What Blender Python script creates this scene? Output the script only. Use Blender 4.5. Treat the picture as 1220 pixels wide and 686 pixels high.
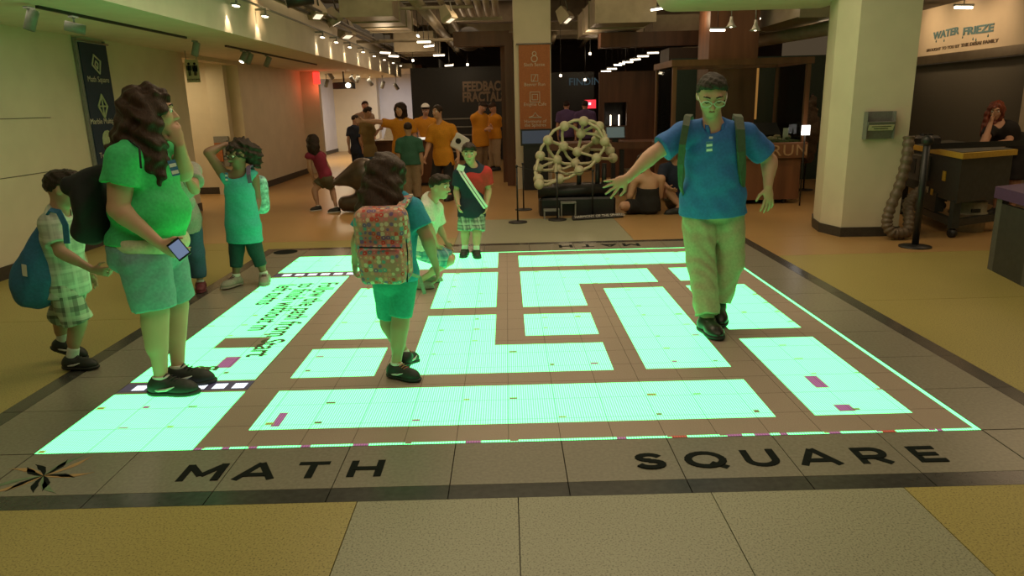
import bpy, bmesh, math, random
import numpy as np
from mathutils import Vector, Matrix
for o in list(bpy.data.objects): bpy.data.objects.remove(o)
sc = bpy.context.scene
col = sc.collection
PI = math.pi
# ---------------------------------------------------------------- camera
W_, H_, FPX = 1220, 686, 850.0
CAM = np.array([0.027925, -5.468893, 1.587994]); PITCH, ROLL, YAW = -0.252407, -0.024567, 0.00228
FW = np.array([math.sin(YAW)*math.cos(PITCH), math.cos(YAW)*math.cos(PITCH), math.sin(PITCH)])
RT0 = np.array([math.cos(YAW), -math.sin(YAW), 0.0]); UP0 = np.cross(RT0, FW)
RT = math.cos(ROLL)*RT0 + math.sin(ROLL)*UP0; UP = -math.sin(ROLL)*RT0 + math.cos(ROLL)*UP0
cam = bpy.data.cameras.new('camera'); camo = bpy.data.objects.new('camera', cam); col.objects.link(camo)
cam.sensor_width = 36.0; cam.lens = FPX/W_*36.0; cam.clip_start = 0.05; cam.clip_end = 200
camo.matrix_world = Matrix(((RT[0], UP[0], -FW[0], CAM[0]), (RT[1], UP[1], -FW[1], CAM[1]), (RT[2], UP[2], -FW[2], CAM[2]), (0, 0, 0, 1)))
sc.camera = camo
sc.view_settings.view_transform = 'Standard'; sc.view_settings.look = 'None'
sc.view_settings.gamma = 1.0; sc.view_settings.use_curve_mapping = False
sc.view_settings.exposure = 0.12
# ---------------------------------------------------------------- world: dim warm ambience of the hall behind
wd = bpy.data.worlds.new('hall_ambience'); sc.world = wd; wd.use_nodes = True
wd.node_tree.nodes['Background'].inputs[0].default_value = (1.0, 0.72, 0.42, 1)
wd.node_tree.nodes['Background'].inputs[1].default_value = 0.06

def ray(px, py): return FW + RT*(px-W_/2)/FPX - UP*(py-H_/2)/FPX
def atZ(px, py, z=0.0):
    d = ray(px, py); return CAM + d*((z-CAM[2])/d[2])
def atY(px, py, Y):
    d = ray(px, py); return CAM + d*((Y-CAM[1])/d[1])
def atX(px, py, X):
    d = ray(px, py); return CAM + d*((X-CAM[0])/d[0])
def V(*a): return np.array(a, float)
def nrm(v):
    v = np.asarray(v, float); return v/max(np.linalg.norm(v), 1e-9)
# ---------------------------------------------------------------- lights of the hall (ceiling spots, added fill lights)
def spot_light(name, pos, target, energy, size=60, blend=0.6, color=(1, .66, .36), radius=0.05):
    l = bpy.data.lights.new(name, 'SPOT'); l.energy = energy; l.color = color; l.spot_size = math.radians(size)
    l.spot_blend = blend; l.shadow_soft_size = radius
    o = bpy.data.objects.new(name, l); col.objects.link(o); o.location = pos
    o.rotation_euler = Vector(np.asarray(target, float)-np.asarray(pos, float)).to_track_quat('-Z', 'Y').to_euler()
    return o
def area_light(name, pos, energy, sx, sy, color=(1, .7, .42), rot=(0, 0, 0)):
    l = bpy.data.lights.new(name, 'AREA'); l.energy = energy; l.color = color; l.shape = 'RECTANGLE'; l.size = sx; l.size_y = sy
    o = bpy.data.objects.new(name, l); col.objects.link(o); o.location = pos; o.rotation_euler = rot; return o
WARM = (1.0, .70, .42)
# warm area lights added under the ceiling to brighten the hall
area_light('hall_fill', (0.5, -3.4, 3.9), 76, 8, 3.0, (1, .80, .52))
area_light('hall_fill', (0.5, 1.2, 3.9), 125, 5, 3.0, (1, .76, .50))
area_light('hall_fill', (0.5, 6.0, 3.9), 55, 7, 2.5, WARM)
area_light('hall_fill', (-1.2, 10.4, 3.9), 36, 3.5, 3, WARM)
area_light('hall_fill', (5.5, 9.99, 3.9), 40, 5, 2.6, WARM)
area_light('hall_fill', (6.3, 2.2, 2.9), 16, 1.2, 2.5, WARM)
area_light('hall_fill', (-4.8, 17.0, 2.46), 120, 2, 3.5, (1, .82, .56))
area_light('far_room_fill', (-3.9, 20.4, 2.70), 30, 1.4, 1.4, (.78, .82, 1))  # added light that tints the far white wall bluish
area_light('corridor_lamp', (-6.3, 7.6, 2.40), 22, 1.2, 1.2, (1, .75, .42))
area_light('aisle_fill', (-4.2, 10.5, 2.46), 4, .4, 4, WARM)
for (x, y, tx, ty, e) in [(-3.0, 4.6, -3.3, 4.6, 60), (-1.6, 6.0, -1.8, 5.2, 60), (2.6, 3.9, 2.8, 4.6, 55), (4.3, 4.2, 4.9, 4.7, 55),
                          (-4.0, 8.0, -4.2, 8.0, 16), (5.9, 1.8, 5.4, 2.6, 35)]:
    spot_light('downlight', (x, y, 3.4 if abs(x) < 3.1 else (2.44 if x < 0 else 3.3)), (tx, ty, 0), e, 62, .7, (1, .66, .34))
area_light('aisle_fill', (-4.1, 1.0, 2.46), 6, .5, 4, (1, .85, .6))  # soft light added under the soffit to brighten the left wall
for (x, y, z, e) in [(-2.2, 8.6, 2.85, 9), (-1.0, 10.0, 2.8, 9), (-2.3, 12.0, 2.75, 8), (-.6, 6.6, 2.95, 7), (1.6, 9.0, 2.8, 7), (2.2, 12.0, 2.5, 8), (3.2, 7.2, 2.9, 6), (5.4, 7.0, 2.7, 6), (-1.2, 14.0, 2.6, 8), (1.6, 15.0, 2.7, 9), (-.8, 17.5, 2.8, 9)]:
    l = bpy.data.lights.new('tube_fill_light', 'POINT'); l.energy = e; l.color = (1, .74, .46); l.shadow_soft_size = .15; o = bpy.data.objects.new('tube_fill_light', l); col.objects.link(o); o.location = (x, y, z)  # stands in for tube lamps; some added to brighten ducts and far ceiling

# ---------------------------------------------------------------- materials
MATS = {}
def new_mat(name):
    m = bpy.data.materials.new(name); m.use_nodes = True; MATS[name] = m
    return m, m.node_tree.nodes, m.node_tree.links, m.node_tree.nodes['Principled BSDF']
def mat(name, c, rough=.6, metal=0.0, var=.12, scale=40.0, bump=0.0, c2=None, spec=None, detail=4.0, stretch=None, coord='Object'):
    if name in MATS: return MATS[name]
    m, N, L, B = new_mat(name)
    B.inputs['Roughness'].default_value = rough; B.inputs['Metallic'].default_value = metal
    if spec is not None: B.inputs['Specular IOR Level'].default_value = spec
    tc = N.new('ShaderNodeTexCoord'); src = tc.outputs[coord]
    if stretch:
        mp = N.new('ShaderNodeMapping'); mp.inputs['Scale'].default_value = stretch; L.new(src, mp.inputs[0]); src = mp.outputs[0]
    n = N.new('ShaderNodeTexNoise'); n.inputs['Scale'].default_value = scale; n.inputs['Detail'].default_value = detail
    L.new(src, n.inputs['Vector'])
    r = N.new('ShaderNodeValToRGB'); a = [max(0, x*(1-var)) for x in c]; b = [min(1, x*(1+var)) for x in (c2 or c)]
    r.color_ramp.elements[0].position = .3; r.color_ramp.elements[1].position = .7
    r.color_ramp.elements[0].color = (*a, 1); r.color_ramp.elements[1].color = (*b, 1)
    L.new(n.outputs[0], r.inputs[0]); L.new(r.outputs[0], B.inputs['Base Color'])
    if bump:
        bp = N.new('ShaderNodeBump'); bp.inputs['Strength'].default_value = bump; bp.inputs['Distance'].default_value = .01
        L.new(n.outputs[0], bp.inputs['Height']); L.new(bp.outputs[0], B.inputs['Normal'])
    return m
def emis(name, c, s, base=(.05, .05, .05)):
    if name in MATS: return MATS[name]
    m, N, L, B = new_mat(name)
    B.inputs['Base Color'].default_value = (*base, 1); B.inputs['Emission Color'].default_value = (*c, 1); B.inputs['Emission Strength'].default_value = s
    return m
def led(name, c, s, pitch=.0128, low=.45):
    """an LED panel face: rows and columns of dots"""
    m, N, L, B = new_mat(name)
    B.inputs['Base Color'].default_value = (.06, .06, .055, 1); B.inputs['Roughness'].default_value = .35
    g = N.new('ShaderNodeNewGeometry'); s3 = N.new('ShaderNodeSeparateXYZ'); L.new(g.outputs['Position'], s3.inputs[0])
    outs = []
    for ax in (0, 1):
        mu = N.new('ShaderNodeMath'); mu.operation = 'MULTIPLY'; mu.inputs[1].default_value = 2*PI/pitch; L.new(s3.outputs[ax], mu.inputs[0])
        si = N.new('ShaderNodeMath'); si.operation = 'SINE'; L.new(mu.outputs[0], si.inputs[0])
        mr = N.new('ShaderNodeMapRange'); mr.inputs[1].default_value = -.7; mr.inputs[2].default_value = .5; mr.inputs[3].default_value = low if ax == 0 else .75; mr.inputs[4].default_value = 1
        L.new(si.outputs[0], mr.inputs[0]); outs.append(mr.outputs[0])
    pr = N.new('ShaderNodeMath'); pr.operation = 'MULTIPLY'; L.new(outs[0], pr.inputs[0]); L.new(outs[1], pr.inputs[1])
    st = N.new('ShaderNodeMath'); st.operation = 'MULTIPLY'; st.inputs[1].default_value = s; L.new(pr.outputs[0], st.inputs[0])
    B.inputs['Emission Color'].default_value = (*c, 1); L.new(st.outputs[0], B.inputs['Emission Strength'])
    return m
def glass(name, c=(1, 1, 1), alpha=.12, rough=.05):
    if name in MATS: return MATS[name]
    m, N, L, B = new_mat(name)
    tr = N.new('ShaderNodeBsdfTransparent'); tr.inputs[0].default_value = (*c, 1); gl = N.new('ShaderNodeBsdfGlossy'); gl.inputs['Roughness'].default_value = rough
    fr = N.new('ShaderNodeFresnel'); fr.inputs[0].default_value = 1.25; mx = N.new('ShaderNodeMixShader'); L.new(fr.outputs[0], mx.inputs[0]); L.new(tr.outputs[0], mx.inputs[1]); L.new(gl.outputs[0], mx.inputs[2]); L.new(mx.outputs[0], N['Material Output'].inputs[0])
    return m
# ---------------------------------------------------------------- mesh building
class MB:
    def __init__(s): s.v = []; s.f = []; s.m = []; s.smooth = False
    def add(s, verts, faces, mi=0):
        o = len(s.v); s.v += [tuple(float(c) for c in p) for p in verts]; s.f += [tuple(i+o for i in f) for f in faces]; s.m += [mi]*len(faces); return s
    def box(s, x0, x1, y0, y1, z0, z1, mi=0):
        v = [(x, y, z) for z in (z0, z1) for y in (y0, y1) for x in (x0, x1)]
        return s.add(v, [(0, 2, 3, 1), (4, 5, 7, 6), (0, 1, 5, 4), (2, 6, 7, 3), (0, 4, 6, 2), (1, 3, 7, 5)], mi)
    def obox(s, c, ax, ay, az, mi=0):
        """oriented box: centre and three half-axis vectors"""
        c, ax, ay, az = (np.asarray(a, float) for a in (c, ax, ay, az))
        v = [c+ax*i+ay*j+az*k for k in (-1, 1) for j in (-1, 1) for i in (-1, 1)]
        return s.add(v, [(0, 2, 3, 1), (4, 5, 7, 6), (0, 1, 5, 4), (2, 6, 7, 3), (0, 4, 6, 2), (1, 3, 7, 5)], mi)
    def bbox_bevel(s, x0, x1, y0, y1, z0, z1, b, mi=0):
        """box with chamfered top and vertical edges"""
        def ring(i, z): return [(x0+i+b, y0+i, z), (x1-i-b, y0+i, z), (x1-i, y0+i+b, z), (x1-i, y1-i-b, z), (x1-i-b, y1-i, z), (x0+i+b, y1-i, z), (x0+i, y1-i-b, z), (x0+i, y0+i+b, z)]
        return s.loft([ring(0, z0), ring(0, z1-b), ring(b*.7, z1)], mi)
    def loft(s, rings, mi=0, caps=True):
        n = len(rings[0]); o = len(s.v)
        for r in rings: s.v += [tuple(float(c) for c in p) for p in r]
        fs = []
        for k in range(len(rings)-1):
            for i in range(n):
                j = (i+1) % n; fs.append((o+k*n+i, o+k*n+j, o+(k+1)*n+j, o+(k+1)*n+i))
        if caps: fs += [tuple(o+i for i in reversed(range(n))), tuple(o+(len(rings)-1)*n+i for i in range(n))]
        s.f += fs; s.m += [mi]*len(fs); return s
    def prism(s, poly, z0, z1, mi=0): return s.loft([[(x, y, z0) for x, y in poly], [(x, y, z1) for x, y in poly]], mi)
    def tube(s, pts, r, n=10, mi=0, caps=True):
        pts = [np.asarray(p, float) for p in pts]; rs = r if isinstance(r, (list, tuple)) else [r]*len(pts)
        rings = []; prev = None
        for i, p in enumerate(pts):
            t = nrm(pts[min(i+1, len(pts)-1)]-pts[max(i-1, 0)])
            if prev is None: a = np.cross(t, (0, 0, 1) if abs(t[2]) < .9 else (1, 0, 0))
            else: a = prev-t*np.dot(prev, t)
            a = nrm(a); b = np.cross(t, a); prev = a
            rings.append([p+(a*math.cos(2*PI*k/n)+b*math.sin(2*PI*k/n))*rs[i] for k in range(n)])
        return s.loft(rings, mi, caps)
    def lathe(s, prof, c=(0, 0, 0), n=20, mi=0, axis=(0, 0, 1)):
        """profile [(r, h)] turned about an axis through c"""
        ax = nrm(axis); a = nrm(np.cross(ax, (0, 0, 1) if abs(ax[2]) < .9 else (1, 0, 0))); b = np.cross(ax, a); c = np.asarray(c, float)
        return s.loft([[c+ax*h+(a*math.cos(2*PI*k/n)+b*math.sin(2*PI*k/n))*max(r, 1e-4) for k in range(n)] for r, h in prof], mi)
    def sphere(s, c, r, n=16, m=10, mi=0):
        c = np.asarray(c, float); r = np.asarray(r, float)*np.ones(3)
        return s.loft([[c+r*(math.sin(PI*(k+.02)/(m+.04))*math.cos(2*PI*i/n), math.sin(PI*(k+.02)/(m+.04))*math.sin(2*PI*i/n), -math.cos(PI*(k+.02)/(m+.04))) for i in range(n)] for k in range(m+1)], mi)
    def quad(s, a, b, c, d, mi=0): return s.add([a, b, c, d], [(0, 1, 2, 3)], mi)
    def build(s, name, m, parent=None, smooth=False, loc=None):
        return mesh_obj(name, s.v, s.f, m, parent, s.m, smooth or s.smooth, loc)
ROOT = {}
def root_loc(o): return ROOT.get(o.name, np.zeros(3))
def mesh_obj(name, v, f, m, parent=None, mi=None, smooth=False, loc=None, fix=True):
    v = np.asarray(v, float).reshape(-1, 3)
    if parent is not None: off = root_loc(parent)
    elif loc is not None: off = np.asarray(loc, float)
    else: off = np.array([(v[:, 0].min()+v[:, 0].max())/2, (v[:, 1].min()+v[:, 1].max())/2, v[:, 2].min()])
    me = bpy.data.meshes.new(name); me.from_pydata((v-off).tolist(), [], [tuple(x) for x in f] if not isinstance(f, np.ndarray) else f.tolist())
    for x in (m if isinstance(m, (list, tuple)) else [m]): me.materials.append(MATS[x] if isinstance(x, str) else x)
    if mi is not None and len(set(mi)) > 1: me.polygons.foreach_set('material_index', mi)
    if fix:
        bm = bmesh.new(); bm.from_mesh(me); bmesh.ops.recalc_face_normals(bm, faces=bm.faces); bm.to_mesh(me); bm.free()
    if smooth: me.polygons.foreach_set('use_smooth', [True]*len(me.polygons))
    me.update()
    o = bpy.data.objects.new(name, me); col.objects.link(o)
    if parent is not None: o.parent = parent
    else: o.location = off
    ROOT[o.name] = off
    return o
def tag(o, label, cat, group=None):
    o['label'] = label; o['category'] = cat
    if group: o['group'] = group
    return o
def thing(name, label, cat, loc, group=None):
    o = bpy.data.objects.new(name, None); o.empty_display_size = .1; col.objects.link(o); o.location = [float(c) for c in loc]
    ROOT[o.name] = np.asarray(loc, float); return tag(o, label, cat, group)
def struct(o): o['kind'] = 'structure'; return o
def text_obj(name, s, size, origin, xdir, ydir, m, parent, depth=.002, align='LEFT', spacing=1.0, bold=0.0, sx=1.0):
    """flat lettering as a mesh"""
    cu = bpy.data.curves.new(name, 'FONT'); cu.body = s; cu.size = size; cu.extrude = depth/2; cu.align_x = align; cu.space_character = spacing; cu.offset = bold; cu.resolution_u = 3
    ob = bpy.data.objects.new('tmp', cu); col.objects.link(ob)
    dg = bpy.context.evaluated_depsgraph_get(); me = bpy.data.meshes.new_from_object(ob.evaluated_get(dg)); bpy.data.objects.remove(ob); bpy.data.curves.remove(cu)
    v = np.array([p.co[:] for p in me.vertices]).reshape(-1, 3); f = [tuple(p.vertices) for p in me.polygons]; bpy.data.meshes.remove(me)
    xd, yd = nrm(xdir), nrm(ydir); zd = np.cross(xd, yd)
    if ' ' in s and name == 'lettering' and parent is not None:     # each word its own piece
        par = list(range(len(v)))
        def find(a):
            while par[a] != a: par[a] = par[par[a]]; a = par[a]
            return a
        for q in f:
            for k in q[1:]: par[find(k)] = find(q[0])
        comp = {}
        for i in range(len(v)): comp.setdefault(find(i), []).append(i)
        iv = sorted((min(v[i][0] for i in c), max(v[i][0] for i in c), r) for r, c in comp.items()); gaps = []; right = iv[0][1]
        for k in range(1, len(iv)): gaps.append((iv[k][0]-right, k)); right = max(right, iv[k][1])
        cuts = sorted(k for _, k in sorted(gaps, reverse=True)[:s.count(' ')]); word = {}
        for k, (_, _, r) in enumerate(iv): word[r] = sum(k >= c for c in cuts)
        out = None
        for wn in range(s.count(' ')+1):
            keep = [i for i in range(len(v)) if word[find(i)] == wn]; mp = {i: n for n, i in enumerate(keep)}; vv = v[keep]
            ww = np.asarray(origin, float)+vv[:, :1]*sx*xd+vv[:, 1:2]*yd+vv[:, 2:3]*zd
            out = mesh_obj(name, ww, [tuple(mp[i] for i in q) for q in f if q[0] in mp], m, parent, fix=False)
        return out
    w = np.asarray(origin, float)+v[:, :1]*sx*xd+v[:, 1:2]*yd+v[:, 2:3]*zd
    return mesh_obj(name, w, f, m, parent, fix=False)
def copy_tree(o, off, label=None, parent=None):
    c = o.copy(); col.objects.link(c)
    if parent is None:
        c.location = Vector(o.location)+Vector([float(x) for x in off]); ROOT[c.name] = np.array(c.location)
        if label: c['label'] = label
    else: c.parent = parent; ROOT[c.name] = ROOT[parent.name]
    for ch in list(o.children): copy_tree(ch, off, None, c)
    return c
# ================================================================ THE SETTING
L_ = 4.6
def U(u): return (u/24-.5)*L_
mat('wall_cream', (.62, .55, .41), .75, var=.05, scale=3)
mat('wall_white', (.74, .72, .68), .75, var=.04, scale=3)
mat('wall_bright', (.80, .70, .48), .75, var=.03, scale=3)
mat('soffit_white', (.66, .60, .48), .8, var=.05, scale=4)
mat('baseboard_dark', (.045, .038, .03), .5, var=.2)
mat('ceiling_dark', (.13, .105, .075), .9, var=.35, scale=2.5)
mat('black_paint', (.012, .012, .013), .45, var=.3)
mat('dark_wood', (.105, .042, .02), .5, var=.35, scale=6, stretch=(1, 1, .12), bump=.05)
mat('brown_wood', (.15, .062, .027), .5, var=.3, scale=6, stretch=(1, 1, .12), bump=.05)
mat('dark_brown', (.042, .021, .014), .6, var=.35, scale=2)
mat('dark_green_paint', (.035, .06, .045), .7, var=.15)
def terrazzo(name, c, rough=.32):
    m, N, L, B = new_mat(name)
    tc = N.new('ShaderNodeNewGeometry')
    n1 = N.new('ShaderNodeTexNoise'); n1.inputs['Scale'].default_value = 130; n1.inputs['Detail'].default_value = 3; L.new(tc.outputs['Position'], n1.inputs['Vector'])
    n2 = N.new('ShaderNodeTexNoise'); n2.inputs['Scale'].default_value = .9; n2.inputs['Detail'].default_value = 3; L.new(tc.outputs['Position'], n2.inputs['Vector'])
    r = N.new('ShaderNodeValToRGB'); e = r.color_ramp.elements
    e[0].position = .33; e[0].color = (*[x*.45 for x in c], 1); e[1].position = .45; e[1].color = (*c, 1)
    e2 = r.color_ramp.elements.new(.72); e2.color = (*[min(1, x*1.22) for x in c], 1)
    L.new(n1.outputs[0], r.inputs[0])
    mx = N.new('ShaderNodeMix'); mx.data_type = 'RGBA'; mx.blend_type = 'MULTIPLY'; mx.inputs[0].default_value = .35
    r2 = N.new('ShaderNodeValToRGB'); r2.color_ramp.elements[0].color = (.7, .7, .7, 1); r2.color_ramp.elements[0].position = .3; r2.color_ramp.elements[1].position = .7
    L.new(n2.outputs[0], r2.inputs[0]); L.new(r.outputs[0], mx.inputs[6]); L.new(r2.outputs[0], mx.inputs[7]); L.new(mx.outputs[2], B.inputs['Base Color'])
    B.inputs['Roughness'].default_value = rough
    return m
terrazzo('floor_ochre', (.43, .265, .105)); terrazzo('floor_yellow', (.37, .31, .095), .4); terrazzo('floor_pale', (.31, .31, .205), .4)
# floor: subfloor plus inlaid coloured panels with fine joints
fl = struct(MB().box(-9, 12, -7.5, 27, -.12, -.03).build('floor', 'baseboard_dark'))
GAP = .002
def panel(x0, x1, y0, y1, m): return MB().box(x0+GAP, x1-GAP, y0+GAP, y1-GAP, -.03, 0).build('floor_panel', m, fl)
E0, E1 = U(-2.64), U(26.64)
xs = [U(8.7), U(12.2), U(16.4), U(20.6)]
for i in range(3): panel(xs[i], xs[i+1], -7.5, -3.9, 'floor_pale'); panel(xs[i], xs[i+1], -3.9, E0, 'floor_pale')
panel(-9, xs[0], -7.5, -3.9, 'floor_yellow'); panel(-9, xs[0], -3.9, E0, 'floor_yellow')
panel(xs[3], 12, -7.5, -3.9, 'floor_yellow'); panel(xs[3], 12, -3.9, E0, 'floor_yellow')
panel(-9, E0, E0, 0, 'floor_yellow'); panel(-9, E0, 0, E1, 'floor_yellow'); panel(E1, 12, E0, 0, 'floor_yellow'); panel(E1, 12, 0, 1.75, 'floor_yellow'); panel(E1, 12, 1.75, E1, 'floor_ochre')
panel(-9, -.62, E1, 3.25, 'floor_yellow'); panel(-.62, 1.5, E1, 4.6, 'floor_pale'); panel(1.5, 12, E1, 4.6, 'floor_ochre')
panel(-9, -.62, 3.25, 8, 'floor_ochre'); panel(-.62, 12, 4.6, 8, 'floor_ochre'); panel(-9, 12, 8, 14, 'floor_ochre'); panel(-9, 12, 14, 27, 'floor_ochre')
# left wall with the corridor opening
wl = struct(MB().box(-5.27, -5.05, -7.5, 6.35, 0, 2.6).box(-5.27, -5.05, 8.75, 13.0, 0, 2.6).box(-5.27, -5.05, 6.35, 8.75, 2.42, 2.6).build('wall_left', 'wall_cream'))
for (z, y0, y1) in [(1.56, 0, 2.75), (.98, -1, 2.9)]: MB().box(-5.052, -5.046, y0, y1, z, z+.006).build('panel_joint', 'baseboard_dark', wl)
struct(MB().box(-5.05, -5.035, -7.5, 6.35, 0, .13).build('baseboard_left', 'baseboard_dark'))
struct(MB().box(-5.05, -5.035, 8.75, 13.0, 0, .13).build('baseboard_left_rear', 'baseboard_dark'))
# corridor to the restrooms
struct(MB().box(-8.4, -5.27, 8.75, 8.95, 0, 2.6).build('wall_corridor_far', 'wall_cream'))
struct(MB().box(-8.4, -5.27, 8.735, 8.75, 0, .13).build('baseboard_corridor', 'baseboard_dark'))
struct(MB().box(-8.4, -5.27, 6.15, 6.35, 0, 2.6).build('wall_corridor_near', 'wall_cream'))
struct(MB().box(-8.6, -8.4, 6.15, 8.95, 0, 2.6).build('wall_corridor_end', 'wall_cream'))
struct(MB().box(-5.6, -5.27, 8.55, 8.75, 0, 2.49).build('trim_1', 'wall_cream'))
# soffit over the left aisle: low ceiling with a lit vertical face
struct(MB().box(-9.0, -3.25, -7.5, 18.1, 2.49, 2.62).box(-3.37, -3.25, -7.5, 18.1, 2.62, 3.12).build('ceiling_soffit', 'soffit_white'))
# end pier (washed red by the exit sign), far room
struct(MB().box(-5.27, -4.62, 13.0, 13.2, 0, 2.49).build('wall_pier', 'wall_cream'))
struct(MB().box(-6.55, -6.35, 13.2, 22, 0, 2.9).build('wall_far_left', 'wall_white'))
struct(MB().box(-6.35, -6.335, 13.2, 22, 0, .12).build('baseboard_far_left', 'baseboard_dark'))
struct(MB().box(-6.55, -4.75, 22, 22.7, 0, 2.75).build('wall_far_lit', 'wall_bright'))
struct(MB().box(-4.75, -2.95, 22.5, 22.7, 0, 2.75).build('wall_far_white', 'wall_white'))
struct(MB().box(-7, -2.9, 18.1, 23, 2.75, 2.9).build('ceiling_far', 'soffit_white'))
struct(MB().box(-2.95, -2.7, 19.0, 22.5, 0, 2.9).build('trim_2', 'brown_wood'))
# hall shell
struct(MB().box(-3.37, 12, -7.5, 27, 4.0, 4.15).build('ceiling', 'ceiling_dark'))
struct(MB().box(-9, 12, 26.8, 27, 0, 4.0).build('wall_back', 'dark_brown'))
struct(MB().box(-9.2, -9, -7.5, 27, 0, 4.0).build('wall_outer_left', 'dark_brown'))
# black wall with the exhibit title, left of the middle pillar
bw = struct(MB().box(-2.7, .45, 16.0, 16.2, 0, 2.65).build('wall_black', 'black_paint'))
mat('sign_bronze', (.22, .15, .095), .4, metal=.3)
for s, py in (('FEEDBACK', 108.5), ('FRACTALS', 121)):
    p = atY(551, py, 15.99); text_obj('lettering', s, .37, p, (1, 0, 0), (0, 0, 1), 'sign_bronze', bw, .02, bold=.014, sx=.72)
struct(MB().box(-1.9, -1.88, 16.2, 26, 0, 2.9).build('wall_black_side', 'black_paint'))
# green wall at the far right behind the showcase
struct(MB().box(3.2, 6.95, 8.75, 8.9, 0, 2.35).build('wall_green', 'dark_green_paint'))

# ================================================================ MATH SQUARE: the LED floor
mat('led_off', (.38, .30, .235), .38, var=.22, scale=220)
GREEN = (.135, 1.0, .265)
led('led_lit', GREEN, 3.9); led('led_olive', (.55, .5, .08), .75); led('led_pink', (.75, .22, .5), .6); led('led_red', (.9, .12, .05), .6)
led('led_white', (.85, .92, 1.0), 1.8); led('led_violet', (.16, .12, .24), .35)
mat('led_frame', (.03, .028, .025), .6)
LM = ['led_off', 'led_lit', 'led_olive', 'led_pink', 'led_red', 'led_white', 'led_violet', 'led_frame']
lit = [(0, 0, 4, 3.8), (0, 4.78, 3.95, 18.85), (0, 19.95, 11.5, 24), (8.75, 12.45, 11.53, 18.9), (5.08, 8.6, 7.72, 16.2), (5.07, 4.82, 7.73, 7.55),
       (8.78, 4.82, 11.54, 11.34), (11.54, 4.82, 15.37, 7.53), (12.66, 8.5, 15.36, 11.26), (5.04, 1.07, 19.17, 3.75), (12.66, 12.36, 15.37, 18.9),
       (15.37, 16.1, 19.12, 18.9), (12.63, 19.95, 22.4, 22.8), (20.22, 16.2, 22.86, 18.9), (20.22, 8.65, 22.9, 15.24), (20.24, 1.1, 22.86, 7.56), (16.42, 4.84, 19.13, 15.1),
       (4, 0, 24, .11), (23.87, .11, 24, 24), (11.5, 23.87, 23.87, 24)]
marks = []   # small wrong-coloured cells at the tile corners, and the two dashed start / finish bars
rng = random.Random(7)
T = 24/18
for i in range(18):
    for j in range(18):
        x, y = i*T, j*T
        if rng.random() < .5: w = rng.uniform(.14, .28); marks.append((x+.04, y+.04, x+.04+w, y+.04+rng.uniform(.07, .17), rng.choice([2, 2, 0, 3, 0])))
for (a, b, c, d, k) in [(5.55, 1.25, 5.8, 2.15, 3), (21.05, 2.95, 21.45, 3.9, 3), (21.0, 1.3, 21.45, 1.75, 3), (2.2, 5.9, 2.75, 7.0, 3), (1.6, 5.6, 2.1, 6.0, 2)]: marks.append((a, b, c, d, k))
bars = [(0, 3.95, 4, 4.66, 6), (0, 19.05, 4.3, 19.8, 6)]
for k in range(6): bars.append((.35+k*.62, 4.08, .35+k*.62+.4, 4.5, 5)); bars.append((.4+k*.66, 19.2, .4+k*.66+.45, 19.65, 5))
edge = [(x, 0, x+w, .11, k) for x, w, k in [(4.0, .22, 3), (4.72, .2, 3), (5.4, .22, 3), (6.72, .25, 3), (8.05, .4, 3), (10.9, .4, 3), (14.75, .25, 3), (16.15, .4, 4), (17.55, .4, 3), (18.25, .4, 3), (18.9, .2, 3), (20.15, .3, 3), (21.5, .35, 4), (22.9, .15, 3)]]
dark = [(1.35, 7.95, 3.1, 9.15)]
def cell(x, y):
    for (a, b, c, d) in dark:
        if a < x < c and b < y < d: return 0
    for (a, b, c, d, k) in reversed(bars+edge):
        if a < x < c and b < y < d: return k
    for (a, b, c, d) in lit:
        if a < x < c and b < y < d:
            for (p, q, r, s, k) in marks:
                if p < x < r and q < y < s: return k
            return 1
    return 0
XC = sorted({v for r in lit+marks+bars+edge+dark for v in (r[0], r[2])}); YC = sorted({v for r in lit+marks+bars+edge+dark for v in (r[1], r[3])})
ms = thing('maze_display', 'large square LED panel set in the floor, showing a mint green maze', 'led display', (0, 0, 0))
G2 = .010
far = MB()
for j in range(18):
    for i in range(18):
        x0, x1, y0, y1 = i*T+G2/2, (i+1)*T-G2/2, j*T+G2/2, (j+1)*T-G2/2
        if i == 0: x0 = 0
        if i == 17: x1 = 24
        if j == 0: y0 = 0
        if j == 17: y1 = 24
        own = [r for r in lit+marks+bars+edge+dark if r[0] < x1 and r[2] > x0 and r[1] < y1 and r[3] > y0]
        cx = sorted({x0, x1}.union(v for r in own for v in (r[0], r[2]) if x0 < v < x1)); cy = sorted({y0, y1}.union(v for r in own for v in (r[1], r[3]) if y0 < v < y1))
        nth = j*18+i; mb = MB() if nth < 299 else far
        nx = len(cx)
        vs = [(U(a), U(b), 0) for b in cy for a in cx]; fs = []; mi = []
        for q in range(len(cy)-1):
            for p in range(nx-1):
                fs.append((q*nx+p, q*nx+p+1, (q+1)*nx+p+1, (q+1)*nx+p)); mi.append(cell((cx[p]+cx[p+1])/2, (cy[q]+cy[q+1])/2))
        o = len(mb.v); mb.v += vs; mb.f += [tuple(k+o for k in f) for f in fs]; mb.m += mi
        a, b, c, d = U(x0), U(x1), U(y0), U(y1); z = -.025
        mb.add([(a, c, 0), (b, c, 0), (b, d, 0), (a, d, 0), (a, c, z), (b, c, z), (b, d, z), (a, d, z)], [(0, 4, 5, 1), (1, 5, 6, 2), (2, 6, 7, 3), (3, 7, 4, 0)], 7)
        if nth < 299: mesh_obj('led_tile', mb.v, mb.f, LM, ms, mb.m, fix=False)
rest = mesh_obj('led_tile_rows', far.v, far.f, LM, ms, far.m, fix=False); rest['kind'] = 'stuff'
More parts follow.
